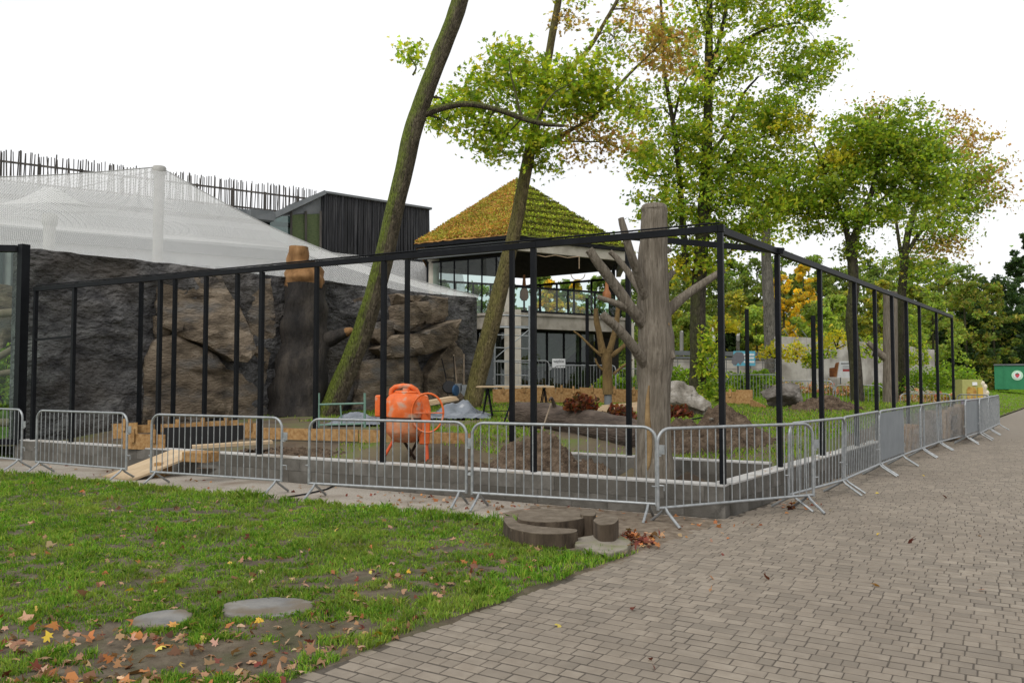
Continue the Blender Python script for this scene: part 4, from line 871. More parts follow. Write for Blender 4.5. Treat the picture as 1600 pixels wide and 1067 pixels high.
# leaning mossy tree
tree('leaning_tree', 'leaning tree with a thick mossy trunk in front of the rock wall', 22,
     [[(500, 668, 0.326), (514, 645, 0.311), (540, 585, 0.285), (566, 520, 0.274), (592, 435, 0.266), (612, 350, 0.255), (628, 280, 0.248), (645, 205, 0.255), (660, 160, 0.244), (684, 95, 0.240), (706, 40, 0.237), (722, -10, 0.229), (745, -90, 0.215), (775, -220, 0.178), (800, -340, 0.074)],
      [(664, 178, 0.118), (690, 169, 0.096), (730, 163, 0.085), (775, 171, 0.078), (815, 185, 0.074), (850, 194, 0.067), (882, 197, 0.037)], [(836, 192, 0.041), (850, 165, 0.030), (866, 145, 0.022), (890, 132, 0.011)], [(645, 118, 0.030), (650, 105, 0.022), (640, 90, 0.015)], [(780, 172, 0.022), (770, 150, 0.015), (765, 140, 0.007)], [(815, 186, .05), (806, 150, .035), (798, 115, .022), (795, 90, .012)]],
     [(643, 85, 15, 16, 9, GRN), (735, 150, 60, 36, 44, GRN), (700, 170, 35, 30, 18, GRN), (800, 120, 60, 36, 46, GRN), (760, 205, 55, 35, 36, GRN), (850, 140, 55, 50, 52, GRN), (830, 210, 55, 35, 40, GRN), (690, 195, 22, 22, 8, GRN), (800, 85, 30, 16, 14, GRN), (900, 130, 45, 40, 40, GRN), (780, 240, 30, 16, 12, GRN), (930, 120, 35, 40, 26, GRN)],
     M_bkm, per=22, size=.15, seed=4, n=18, sig=(.27, .13), wob=.1, cb=1.9)
tree('slanting_tree', 'slanting tree with lichen-covered trunk in front of the pavilion', 24.5,
     [[(728, 660, 0.322), (738, 628, 0.294), (752, 570, 0.273), (770, 500, 0.259), (787, 430, 0.234), (803, 365, 0.210), (815, 305, 0.196), (826, 245, 0.189), (838, 190, 0.161), (850, 130, 0.133), (862, 60, 0.119), (874, -10, 0.105), (885, -120, 0.084), (890, -200, 0.042)],
      [(830, 240, 0.112), (850, 225, 0.084), (885, 207, 0.070), (930, 180, 0.056), (975, 125, 0.049), (1005, 95, 0.035), (1040, 60, 0.021)], [(905, 95, 0.070), (925, 70, 0.063), (945, 35, 0.059), (965, 0, 0.056), (985, -50, 0.042)], [(840, 232, 0.049), (880, 222, 0.035), (935, 222, 0.021)], [(850, 165, 0.084), (880, 120, 0.070), (908, 92, 0.063)]],
     [(905, 220, 45, 34, 22, BRN), (955, 225, 36, 30, 16, BRN), (930, 160, 45, 40, 34, GRN), (985, 170, 40, 45, 22, GRN), (890, 25, 24, 18, 9, BRN), (900, -10, 30, 25, 8, GRN), (960, 60, 45, 45, 18, GRN), (1020, 75, 50, 45, 24, BRN), (1000, 20, 50, 40, 16, BRN), (1050, 90, 36, 36, 16, BRN), (960, -30, 60, 40, 14, GRN), (1000, 230, 40, 40, 16, GRN), (850, 255, 22, 18, 10, GRN), (895, 180, 40, 30, 24, GRN)],
     M_bkl, per=20, size=.14, seed=6, n=18, sig=(.27, .13), wob=.1)
tree('tall_maple', 'tall green maple with ivy-clad trunk behind the bare climbing trunk', 27,
     [[(1088, 640, 0.310), (1090, 600, 0.279), (1090, 520, 0.260), (1092, 440, 0.254), (1098, 360, 0.229), (1103, 280, 0.198), (1106, 200, 0.167), (1107, 120, 0.143), (1108, 40, 0.118), (1110, -60, 0.087), (1112, -180, 0.037)],
      [(1072, 420, 0.124), (1066, 330, 0.105), (1058, 240, 0.087), (1048, 170, 0.074), (1038, 110, 0.062), (1034, 30, 0.050), (1030, -40, 0.031)], [(1106, 240, 0.087), (1130, 215, 0.062), (1160, 150, 0.050), (1185, 120, 0.031)], [(1112, 100, 0.081), (1125, 60, 0.068), (1135, 10, 0.056), (1145, -50, 0.031)],
      [(1108, 130, 0.074), (1150, 75, 0.056), (1200, 45, 0.043), (1250, 35, 0.025)], [(1100, 330, 0.081), (1150, 235, 0.056), (1190, 215, 0.037), (1220, 210, 0.019)], [(1060, 270, 0.043), (1020, 275, 0.031), (985, 260, 0.019)], [(1100, 420, 0.062), (1140, 395, 0.043), (1180, 340, 0.031), (1235, 330, 0.019)], [(1052, 190, 0.050), (1062, 150, 0.043), (1075, 120, 0.031), (1090, 100, 0.019)], [(1110, 60, 0.056), (1090, 10, 0.037), (1080, -30, 0.025)]],
     [(1040, 320, 70, 40, 42, GRN), (1010, 260, 50, 28, 24, GRN), (1060, 230, 60, 50, 40, GRN), (1120, 330, 80, 45, 60, DGR), (1160, 270, 80, 50, 60, DGR), (1130, 200, 70, 50, 46, GRN), (1210, 260, 60, 50, 44, GRN), (1090, 140, 60, 50, 34, GRN), (1200, 180, 70, 45, 46, DGR), (1060, 60, 60, 60, 34, GRN), (1150, 90, 70, 50, 42, GRN), (1240, 110, 60, 45, 42, DGR), (1280, 90, 30, 40, 18, GRN), (1200, 20, 70, 45, 44, GRN), (1120, 0, 80, 45, 40, GRN), (1260, 10, 40, 30, 20, DGR), (1090, 400, 50, 40, 30, GRN), (1180, 370, 50, 30, 18, GRN), (1010, 170, 40, 40, 18, GRN), (1150, -50, 110, 40, 40, GRN), (1100, 270, 60, 40, 30, GRN), (1180, 320, 60, 30, 30, GRN), (1030, 380, 30, 20, 8, GRN), (1065, 420, 30, 25, 10, YEL), (1230, 200, 50, 30, 18, YEL)],
     M_bkd, per=44, size=.13, shape=LOBE, seed=8, n=16, sig=(.25, .11))
tree('dark_maple', 'dense dark green maple on the right standing behind the right run of posts', 28,
     [[(1342, 665, 0.234), (1340, 630, 0.225), (1336, 560, 0.207), (1330, 500, 0.194), (1334, 450, 0.180), (1332, 410, 0.171), (1330, 385, 0.162), (1345, 345, 0.117), (1362, 300, 0.090), (1372, 240, 0.063), (1375, 180, 0.036)],
      [(1330, 395, 0.117), (1318, 345, 0.090), (1300, 300, 0.072), (1285, 260, 0.054), (1270, 220, 0.027)], [(1350, 335, 0.063), (1390, 300, 0.054), (1420, 250, 0.045), (1440, 210, 0.027)], [(1325, 350, 0.045), (1270, 335, 0.041), (1220, 335, 0.027)]],
     [(1275, 290, 60, 50, 46, DGR), (1330, 260, 65, 55, 58, DGR), (1390, 240, 65, 55, 60, DGR), (1440, 230, 50, 45, 42, DGR), (1300, 340, 60, 30, 32, DGR), (1430, 300, 60, 40, 46, DGR), (1245, 320, 50, 35, 28, GRN), (1335, 200, 50, 30, 26, DGR), (1400, 190, 50, 28, 24, DGR), (1470, 270, 35, 40, 22, DGR), (1330, 390, 24, 18, 9, DGR), (1375, 330, 60, 26, 24, DGR), (1300, 250, 40, 30, 20, YEL)],
     M_bkd, per=62, size=.13, shape=LOBE, seed=10, n=12, sig=(.25, .11))
tree('browning_tree', 'tree with browning outer leaves at the far right behind the dark maple', 34,
     [[(1412, 640, 0.210), (1408, 560, 0.195), (1408, 480, 0.180), (1412, 420, 0.165), (1420, 360, 0.135), (1440, 300, 0.090), (1465, 240, 0.045)],
      [(1415, 400, 0.090), (1440, 360, 0.075), (1480, 330, 0.053), (1520, 300, 0.030)], [(1412, 420, 0.090), (1405, 380, 0.075), (1398, 330, 0.053), (1395, 300, 0.030)]],
     [(1455, 350, 55, 40, 40, DGR), (1430, 420, 40, 35, 26, DGR), (1505, 290, 45, 45, 44, DGR), (1540, 280, 28, 42, 20, BRN), (1520, 230, 30, 30, 12, BRN), (1560, 310, 20, 16, 6, BRN), (1490, 200, 40, 24, 10, BRN), (1480, 380, 40, 24, 16, BRN), (1380, 175, 40, 20, 8, BRN), (1495, 330, 40, 30, 20, DGR)],
     M_bkd, per=42, size=.14, shape=LOBE, seed=12, n=12, sig=(.42, .2))
# ivy and undergrowth on the maple's foot
def bush(name, label, px, py, d, rx, rz, cols, n, size, seed, cat='shrub', group=None, shape=OVAL, flowers=None):
    r = np.random.default_rng(seed); c = np.array(D(px, py, d)); k = d / F; u = r.normal(size=(n, 3)); u /= np.linalg.norm(u, axis=1, keepdims=True); u *= (.55 + .45 * r.random((n, 1)) ** .5)
    u[:, 2] = np.abs(u[:, 2]); lump = 1 + .35 * np.sin(u[:, :1] * 7 + seed) * np.cos(u[:, 1:2] * 6)
    p = c + u * lump * np.array([rx * k, rx * k * .8, rz * k]); t = thing(name, label, cat, c, 0, group)
    np_obj('foliage', leaf_verts(p, size * (.6 + .8 * r.random(n)), shape, .5, .2, r), len(shape), M_leaf, pal(cols, n, .25, r), t)
    m = MB()
    for i in range(5): a = V(c); b = V(p[i * 7 % n]); m.tube([a, a.lerp(b, .5) + V((0, 0, .1)), b], [.03, .02, .006], 5, False)
    m.build('stem', M_bkd, t)
    if flowers:
        q = p[u[:, 2] > .35][:: max(1, n // 60)]; fl = np.repeat(q, 5, 0) + r.normal(size=(len(q) * 5, 3)) * .03; np_obj('blossom', leaf_verts(fl, .1 + .05 * r.random(len(fl)), OVAL, .4, .4, r), 6, M_leaf, pal(flowers, len(fl), .15, r), t)
    return t
bush('ivy', 'dark ivy and creeper around the foot of the tall maple', 1110, 655, 26, 42, 55, DGR, 1600, .16, 3)
bush('ivy', 'ivy climbing the trunk of the tall maple', 1108, 590, 26.3, 22, 75, GRN, 900, .14, 5)
bush('yellow_sapling', 'yellow-leaved sapling right of the tall maple', 1135, 520, 29, 24, 26, YEL, 260, .18, 7)
bush('yellow_sapling', 'small yellow-leaved sapling beside the elephant banner', 1210, 560, 33, 26, 22, YEL, 300, .17, 8)
bush('yellow_sapling', 'yellow-green sapling in front of the concrete wall left of the dark maple', 1308, 545, 36, 30, 34, YEL, 420, .17, 9)
bush('yellow_sapling', 'thin yellow-green sapling right of the dark maple', 1362, 560, 38, 24, 34, GRN, 260, .17, 10)
bush('yellow_sapling', 'thin sapling at the right end of the concrete wall', 1412, 575, 36, 16, 40, GRN, 240, .16, 11)
for i_, (px_, py_, rx_, rz_, c_, lab_) in enumerate(((1245, 566, 16, 34, YEL, 'thin yellow sapling at the left end of the concrete wall'), (1268, 575, 14, 30, GRN, 'thin green sapling in front of the concrete wall left of the thin post'), (1290, 560, 18, 40, GRN, 'leafy sapling in front of the concrete wall beside the third post'), (1438, 570, 16, 34, GRN, 'sapling before the right part of the concrete wall'), (1392, 566, 22, 40, DGR, 'leafy sapling behind the second bare trunk'))):
    bush('sapling', lab_, px_, py_, 41, rx_, rz_, c_, 420, .16, 410 + i_)
sd = 20
for px, py, rx, rz, lab in ((955, 612, 26, 26, 'green shrub left of the small pruned trunk behind the formwork'), (1015, 606, 40, 22, 'green shrub between the pruned trunk and the tall bare trunk'), (1075, 600, 40, 24, 'green shrub behind the white boulder'), (1150, 612, 45, 28, 'green shrub behind the formwork left of the grey boulder'), (1185, 600, 30, 20, 'low green shrub behind the grey boulder'), (1432, 610, 40, 30, 'green shrub at the right end of the concrete wall'), (1478, 596, 46, 26, 'green shrub behind the yellow cart'), (1375, 618, 26, 18, 'green shrub beside the second bare trunk')):
    sd += 1; bush('shrub', lab, px, py, 31 + (px > 1400) * 3, rx, rz, [(.2, .32, .03), (.15, .25, .025), (.26, .36, .04)], 1300, .13, sd)
for i, (px, py, rx) in enumerate(((1232, 622, 26), (1258, 626, 24), (1285, 624, 26), (1310, 628, 24), (1330, 624, 20), (1420, 640, 22), (1440, 638, 26), (1462, 640, 26), (1484, 642, 22), (1508, 632, 20))):
    bush('rose_bush', 'reddish rose bush with pale pink blossom in the bed behind the barriers', px, py, 32.5, rx, 26, [(.34, .22, .08), (.2, .27, .05), (.4, .24, .1), (.32, .32, .07)], 520, .1, 60 + i, 'rose bush', 'rose bushes in the flower bed', flowers=[(.7, .4, .35), (.6, .25, .2), (.75, .6, .5)])
bush('rose_bush', 'low rose bush with pale blossom in front of the green container', 1560, 609, 70, 16, 15, [(.2, .16, .04), (.14, .18, .03)], 500, .25, 75, 'rose bush', flowers=[(.75, .55, .5)])

# ------------------------------------------------------------------ far trees
def far_tree(px, ytop, d, w, cols, seed, label, group, dark=False, base=None, thin=1.0):
    r = np.random.default_rng(seed); top = D(px, ytop, d); k = d / F; z0 = .4; h = top.z - z0; n = int(4200 * thin); x, y = top.x, top.y
    t = thing('forest_tree', label, 'tree', (x, y, z0), 0, group); m = MB(); lean = r.normal() * .02 * h
    m.tube([(x, y, z0 - .3), (x + lean * .5, y, z0 + h * .5), (x + lean, y, z0 + h * .9)], [.015 * h, .011 * h, .003 * h], 8); m.build('trunk', M_bkd, t)
    nb = 70; hb = r.random((nb, 1)) ** .8; ang = r.random(nb) * 6.283; prof = np.sin(np.clip(hb[:, 0] * .80 + .18, 0, 1) * math.pi) ** .6
    rad = w * k * prof * (.35 + .65 * r.random(nb)); cx = np.stack([x + np.cos(ang) * rad, y + np.sin(ang) * rad, z0 + h * (.03 + .93 * hb[:, 0])], -1); cr_ = w * k * (.16 + .2 * r.random(nb)) * (1.05 - .35 * hb[:, 0])
    i = r.integers(0, nb, n); u = r.normal(size=(n, 3)); u /= np.linalg.norm(u, axis=1, keepdims=True); u *= (.5 + .5 * r.random((n, 1))); p = cx[i] + u * cr_[i, None] * np.array([1, 1, .7])
    c = pal(cols, n, .2, r) * (1 + .25 * r.normal(size=nb)[i, None]).clip(.5, 1.6)
    np_obj('crown', leaf_verts(p, (.0036 * d + .05) * (.6 + .8 * r.random(n)), OVAL, .6, .2, r), 6, M_leaf, c, t); return t
FG = [(.15, .21, .045), (.19, .25, .05), (.11, .165, .04)]; FD = [(.035, .07, .026), (.05, .09, .03), (.065, .11, .035)]; FY = [(.42, .36, .05), (.32, .32, .05), (.22, .27, .05)]; FO = [(.6, .4, .03), (.52, .38, .04), (.4, .34, .05)]; FL = [(.23, .3, .05), (.29, .35, .06), (.18, .25, .05)]
sd = 200
ORD = ['first', 'second', 'third', 'fourth', 'fifth', 'sixth', 'seventh', 'eighth', 'ninth', 'tenth', 'eleventh', 'twelfth', 'thirteenth']
def row(pxs, tops, d, w, cols, label, group, **k):
    global sd
    for i, (px, tp) in enumerate(zip(pxs, tops)):
        sd += 1; far_tree(px + random.uniform(-6, 6), tp + random.uniform(-8, 8), d + random.uniform(-4, 4), w * random.uniform(.85, 1.2), cols, sd, label + ', ' + (ORD[i] + ' from the left' if i else 'leftmost of its row'), group, **k)
row((630, 690, 740, 790, 840, 890, 940, 985), (440, 440, 435, 430, 425, 430, 420, 430), 82, 40, FG, 'green tree seen through the glazing of the pavilion', 'trees behind the pavilion')
row((860, 905), (422, 436), 66, 22, FO, 'yellow tree seen through the open deck of the pavilion', 'yellow trees behind the pavilion')
row((1030, 1068, 1105, 1145, 1185, 1225, 1270, 1310, 1350, 1390, 1430, 1470, 1505), (415, 405, 398, 400, 395, 392, 398, 405, 400, 398, 402, 405, 412), 105, 50, FG, 'green tree in the forest edge behind the enclosure', 'trees along the far forest edge')
row((1020, 1050, 1085, 1125, 1160, 1200, 1245, 1290, 1335, 1375), (430, 425, 420, 418, 425, 415, 425, 420, 428, 420), 94, 46, [(.12, .175, .04), (.16, .21, .045), (.2, .22, .045)], 'mid-green tree in the second row of the forest edge', 'second row of the forest edge')
row((1045, 1150, 1325, 1370), (470, 455, 440, 425), 88, 34, FY, 'yellowing tree in the forest edge behind the enclosure', 'yellowing trees along the far forest edge')
row((1218, 1252), (425, 408), 84, 30, FO, 'bright golden tree in the forest edge behind the right posts', 'golden trees in the forest edge')
row((1090, 1180, 1265, 1300, 1400, 1450), (480, 470, 462, 455, 452, 448), 74, 44, FL, 'light green tree in the nearer row behind the concrete wall', 'light green trees behind the concrete wall')
row((1110, 1140), (505, 515), 66, 26, FD, 'dark rounded tree behind the far net enclosure', 'dark trees behind the far net')
row((1425, 1470, 1510, 1545), (432, 425, 430, 440), 90, 40, [(.15, .22, .04), (.2, .25, .045), (.27, .24, .05)], 'browning green tree in the forest edge beside the dark trees', 'browning trees at the forest edge')
row((1500, 1535, 1570, 1605, 1640), (455, 435, 425, 400, 390), 100, 46, FD, 'dark green tree at the forest edge behind the green container', 'dark trees behind the green container')
row((1480, 1520, 1555, 1590, 1625), (500, 485, 480, 470, 460), 92, 46, FD, 'low dark tree in front of the forest edge behind the container', 'low dark trees behind the container')
far_tree(1596, 358, 88, 32, FD, 990, 'tall dark feathery tree at the right edge of the picture', None, dark=True, thin=1.6)
t = thing('bare_trunk_tree', 'pale grey tree trunk standing behind the second right-hand post', 'tree', D(1202, 600, 46)); m = MB(); limb(m, PX([(1206, 620, .42), (1204, 540, .36), (1200, 450, .32), (1197, 390, .28), (1195, 320, .2)], 46), 12); m.build('trunk', M_bkg, t, smooth=60)
v, c, _ = crown_leaves([(1190, 360, 40, 30, 26, GRN), (1215, 330, 40, 30, 20, GRN)], 46, 26, .22, LOBE, 77); np_obj('crown', v, 8, M_leaf, c, t)
bl = np_obj  # (alias kept short)
# forest understory: a dense far mass behind everything
r = np.random.default_rng(5); n = 30000; x = r.uniform(-5, 130, n); y = r.uniform(112, 135, n); z = r.random(n) ** .8 * (8 + 4 * fbm(x * .08, y * .08, 3)); 
tag(np_obj('far_wood', leaf_verts(np.stack([x, y, z], -1), .8 + .6 * r.random(n), OVAL, .4, .2, r), 6, M_leaf, pal(FD + FG[:1], n, .25, r)), 'far dark wood closing the view behind the forest edge', None, None, 'stuff')
# ------------------------------------------------------------------ moulded climbing trunks
M_fb = mat('moulded_bark_grey', [(.085, .07, .052), (.15, .127, .098), (.215, .187, .15)], scale=24, stretch=(1, 1, .10), bump=1.0, bscale=34, bdist=.035, rough=.92, detail=10, brough=.75, lo=.36, hi=.64)
M_cut = mat('cut_tan', [(.16, .10, .045), (.28, .19, .09)], scale=6, bump=.5, rough=.9)
bt = thing('climbing_tree', 'tall grey moulded climbing trunk with stubby branches and flat top', 'climbing trunk', D(1022, 760, 11.0)); d = 11.0
m = MB(); limb(m, PX([(1024, 790, .32), (1022, 745, .285), (1021, 700, .25), (1021, 650, .228), (1022, 600, .228), (1023, 565, .25), (1025, 540, .255), (1023, 505, .232), (1021, 460, .215), (1020, 420, .205), (1021, 380, .195), (1022, 340, .186), (1022, 327, .182)], d), 28, 5, .09, 3)
s = PX([(1022, 328, .183), (1022, 322, .172), (1022, 320, .15)], d); m.tube([q[:3] for q in s], [q[3] for q in s], 28); m.build('trunk', M_fb, bt, smooth=70)
for k, l in enumerate(([(1018, 520, 0.095, 11.05), (988, 484, 0.082, 10.8), (960, 445, 0.071, 10.7), (938, 415, 0.065, 10.6), (920, 390, 0.058, 10.55)], [(1018, 492, 0.082, 11.0), (1000, 435, 0.068, 10.78), (985, 395, 0.058, 10.65), (974, 355, 0.048, 10.6), (970, 341, 0.042, 10.6)],
                       [(1005, 495, 0.068, 11), (985, 484, 0.058, 10.8), (960, 473, 0.044, 10.7), (934, 464, 0.031, 10.65)], [(1022, 592, 0.088, 11.05), (994, 548, 0.075, 10.75), (970, 518, 0.065, 10.6), (948, 498, 0.058, 10.5), (941, 490, 0.051, 10.5)],
                       [(1025, 508, 0.082, 11.1), (1058, 472, 0.071, 11.2), (1085, 452, 0.061, 11.3), (1112, 434, 0.054, 11.4), (1130, 423, 0.048, 11.45)], [(1010, 470, 0.061, 11.2), (985, 430, 0.051, 11.5), (965, 405, 0.044, 11.6), (953, 393, 0.037, 11.6)], [(1030, 400, 0.041, 11.2), (1047, 390, 0.034, 11.3)], [(1035, 445, 0.054, 11.2), (1052, 425, 0.041, 11.3)], [(1042, 540, 0.061, 10.9), (1052, 560, 0.041, 10.85)])):
    m = MB(); limb(m, PX(l), 12, 4, .15, k * 3); m.build('branch', M_fb, bt, smooth=60)
m = MB(); limb(m, PX([(1014, 602, .01, 10.79), (1012, 625, .026, 10.79), (1012, 660, .04, 10.79), (1015, 695, .045, 10.78), (1013, 725, .03, 10.75), (1012, 735, .008, 10.74)]), 8, 4, .2, 3); m.build('split_wood', M_cut, bt, smooth=60)
m = MB(); limb(m, PX([(1038, 505, .045, 10.9), (1042, 508, .045, 10.85), (1043, 509, .03, 10.83)]), 10, 3, .2); m.build('knot', M_cut, bt, smooth=60)
b2 = thing('climbing_tree', 'second grey moulded trunk seen through the right run of posts', 'climbing trunk', D(1392, 650, 25)); m = MB()
limb(m, PX([(1392, 665, .25), (1392, 640, .23), (1391, 560, .215), (1391, 500, .21), (1391, 456, .20)], 25), 18, 5, .12, 9); m.build('trunk', M_fb, b2, smooth=60); m = MB(); limb(m, PX([(1385, 560, .12), (1370, 548, .1), (1356, 535, .08)], 25), 10); m.build('branch', M_fb, b2, smooth=60)
M_pr = mat('pruned_brown', [(.07, .045, .018), (.14, .09, .035), (.19, .13, .05)], scale=5, stretch=(1, 1, .3), bump=1, bscale=24, bdist=.06, rough=.9)
b3 = thing('pruned_tree', 'small brown pruned trunk with forked limbs and grey foot', 'climbing trunk', D(950, 635, 25)); 
for k, l in enumerate(([(950, 616, .165), (949, 580, .155), (948, 558, .16), (946, 545, .17)], [(942, 552, .12), (937, 525, .10), (932, 500, .085), (931, 482, .075)], [(952, 550, .11), (960, 520, .09), (964, 500, .08), (966, 478, .07)], [(955, 556, .08), (970, 545, .07), (985, 530, .06)], [(940, 556, .05), (925, 543, .04), (910, 528, .035), (896, 517, .025)], [(958, 585, .05), (970, 575, .04), (988, 562, .03)], [(942, 578, .045), (934, 570, .035), (930, 560, .03)])):
    m = MB(); limb(m, PX(l, 25), 12, 4, .15, k + 40); m.build('trunk' if k == 0 else 'limb', M_pr, b3, smooth=60)
m = MB(); a = D(950, 616, 25); m.lathe((a.x, a.y, a.z - .45), [(.12, 0), (.12, .46)], 14); m.build('foot', M_gry, b3, smooth=40)
# ------------------------------------------------------------------ boulders, fallen log, soil heaps
M_wr = mat('white_rock', [(.08, .068, .052), (.2, .18, .15), (.4, .375, .34)], scale=3.2, bump=1, bscale=9, bdist=.08, rough=.9, detail=10)
M_gr = mat('grey_rock', [(.06, .05, .042), (.13, .115, .1), (.22, .2, .18)], scale=3, bump=1, bscale=9, bdist=.06, rough=.9, detail=10)
for px, py, d, sx, sy, sz, me, sd, lab in ((1066, 632, 21, .75, .6, .55, M_wr, 12, 'pale white-streaked boulder right of the tall bare trunk'), (1218, 626, 24, .66, .6, .5, M_gr, 21, 'rounded grey boulder behind the second right-hand post')):
    o = bpy.data.objects.new('boulder', rock_mesh('boulder', me, sd, sx, sy, sz, 10, 4, .07)); COL.objects.link(o); p_ = D(px, py, d); o.location = (p_.x, p_.y, gz1(p_.x, p_.y) + sz * .62); tag(o, lab, 'boulder')
M_lb = mat('fallen_bark', [(.03, .022, .017), (.07, .052, .04), (.115, .088, .07)], scale=5, stretch=(.5, .5, 2.5), bump=1, bscale=14, bdist=.05, rough=.95, detail=9)
fl = thing('fallen_log', 'thick fallen log with rough brown bark lying on the grass', 'log', D(900, 690, 16)); m = MB(); limb(m, PX([(812, 648, .30, 18), (850, 652, .31, 17.2), (900, 662, .315, 16.2), (950, 672, .32, 15.2), (1010, 686, .31, 14.2)]), 22, 6, .14, 5); m.build('stem', M_lb, fl, smooth=70)
m = MB(); a = PX([(812, 648, .26, 18.02)])[0]; b = PX([(808, 647.6, .25, 18.1)])[0]; m.tube([a[:3], b[:3]], [.26, .25], 18); m.build('cut_end', M_cut, fl)
m = MB(); limb(m, PX([(868, 640, .05, 16.7), (862, 622, .03, 16.6), (858, 626, .02, 16.5)]), 6); limb(m, PX([(830, 668, .04, 16.8), (815, 690, .03, 16.6)]), 6); m.build('twig', M_lb, fl)
RED = [(.16, .035, .02), (.10, .03, .018), (.2, .07, .03), (.08, .05, .02)]
bush('withered_sprig', 'clump of withered red leaves on top of the fallen log', 908, 640, 16, 26, 22, RED, 500, .12, 91, 'sprig')
bush('withered_sprig', 'withered red leaves between the fallen log and the tall bare trunk', 968, 655, 16, 26, 20, RED, 500, .12, 92, 'sprig')
bush('withered_sprig', 'withered red leaves in front of the pale boulder', 1062, 650, 18, 18, 16, RED, 260, .12, 93, 'sprig')
M_soil = mat('dug_soil', [(.045, .03, .019), (.105, .073, .048), (.18, .132, .092)], scale=7, bump=1, bscale=26, bdist=.06, rough=.97, detail=10)
def heap(name, label, px, py, d, rx, ry, h, seed, z0=None):
    p = D(px, py, d); n = 80; mb = MB(); z0 = gz1(p.x, p.y) - .06 if z0 is None else z0
    for j in range(n + 1):
        for i in range(n + 1):
            u, v = i / n * 2 - 1, j / n * 2 - 1; q = math.hypot(u, v); hh = max(0, 1 - q ** 1.3) ** .9; w = V((u * 3 + seed, v * 3, 0)); hh *= (1 + .5 * mnoise.noise(w)); x, y = p.x + u * rx, p.y + v * ry
            mb.v.append((x, y, z0 + h * hh + (.09 * mnoise.noise(w * 3) + .07 * abs(mnoise.noise(w * 7)) + .05 * mnoise.noise(w * 14)) * (1 if q < .9 else 0) - (.08 if q > .95 else 0)))
    for j in range(n):
        for i in range(n): mb.f.append((j * (n + 1) + i, j * (n + 1) + i + 1, (j + 1) * (n + 1) + i + 1, (j + 1) * (n + 1) + i))
    t = thing(name, label, 'soil heap', (p.x, p.y, z0)); mb.build('soil', M_soil, t, smooth=25); r = random.Random(seed)
    for i in range(26):
        a, q = r.random() * 6.28, r.random() ** .6 * .85; x, y = p.x + math.cos(a) * q * rx, p.y + math.sin(a) * q * ry; s = r.uniform(.015, .045)
        me = rock_mesh('stone', M_wr if r.random() < .4 else M_gr, seed + i, s, s * .8, s * .6, 8, 1, .05); o = bpy.data.objects.new('stone', me); link(o, t, False); o.location = (x, y, z0 + h * max(0, 1 - q ** 1.3) ** .9 + .01)
heap('soil_heap', 'brown soil heap behind the barrier between the mixer and the tall bare trunk', 835, 725, 12.1, 1.35, .85, .66, 3)
heap('soil_heap', 'brown soil heap right of the tall bare trunk at the corner', 1115, 700, 13.9, 1.5, .9, .8, 5, .22)
heap('soil_heap', 'low soil heap around the legs of the cement mixer', 690, 705, 13.0, 1.3, .8, .26, 9)
heap('soil_heap', 'low soil bank beside the second right-hand dark maple', 1290, 640, 22, 1.2, .7, .4, 11)
heap('soil_heap', 'dark soil spill in front of the long board left of the mixer', 450, 690, 14.4, 1.4, .7, .16, 13)
# ------------------------------------------------------------------ cement mixer
M_orp = mat('mixer_orange', [(.5, .085, .012), (.66, .125, .02), (.74, .17, .04)], scale=5, rough=.5, bump=.12, bscale=30, spec=.4, cols2=(.42, .30, .22), scale2=5.0, lo2=.56, hi2=.68)
M_ord = mat('mixer_crusted', [(.54, .14, .045), (.54, .2, .09), (.46, .27, .17)], scale=8, rough=.85, bump=.4, bscale=30)
M_bnd = flat('mixer_band', (.05, .03, .02)); M_rdp = mat('mixer_red', [(.45, .06, .015), (.55, .09, .02)], scale=5, rough=.55, bump=.1)
B = D(634, 700, 13.2); B.z = gz1(B.x, B.y) - .02; mxr = thing('cement_mixer', 'orange cement mixer with upright drum and hand wheel', 'cement mixer', B); k = 13.2 / F
zt = lambda py: D(634, py, 13.2).z
dc = D(633, 650, 13.2); ax = V((.03, 0, 1)); zb = zt(690); R_ = .335
m = MB(); m.lathe((dc.x, dc.y, zt(651)), [(R_ * .985, 0), (R_, .03), (R_, zt(632) - zt(651)), (R_ * .97, zt(625) - zt(651)), (R_ * .82, zt(618) - zt(651)), (R_ * .58, zt(613.5) - zt(651))], 36, ax); drum = m.build('drum', M_orp, mxr, smooth=35)
m = MB(); m.lathe((dc.x, dc.y, zt(654)), [(R_ * .96, 0), (R_ * .96, .035)], 36, ax); m.build('ring_gear', M_bnd, drum, smooth=35)
m = MB(); m.lathe((dc.x, dc.y, zt(690)), [(R_ * .5, 0), (R_ * .62, .03), (R_ * .94, zt(676) - zt(690)), (R_ * .985, zt(672) - zt(690)), (R_ * .985, zt(654) - zt(690))], 36, ax); m.build('lower_drum', M_ord, mxr, smooth=35)
m = MB(); m.lathe((dc.x + .02, dc.y, zt(613.8)), [(R_ * .58, 0), (R_ * .6, .012), (R_ * .55, .03), (R_ * .2, .045), (R_ * .2, .08)], 30, ax); fl_ = m.build('flange', M_orp, mxr, smooth=35)
for i in range(10): a = i * .6283; b_ = MB(); b_.lathe((dc.x + .02 + math.cos(a) * R_ * .5, dc.y + math.sin(a) * R_ * .5, zt(613.8) + .03), [(.013, 0), (.013, .014)], 6); b_.build('bolt', M_orp, fl_)
yk = [D(*q, 13.2) for q in ((611, 617), (612, 609), (618, 604.5), (630, 602.5), (642, 604), (650, 609), (655, 618))]; m = MB(); m.tube(yk, .042, 10); m.build('yoke', M_orp, mxr, smooth=50)
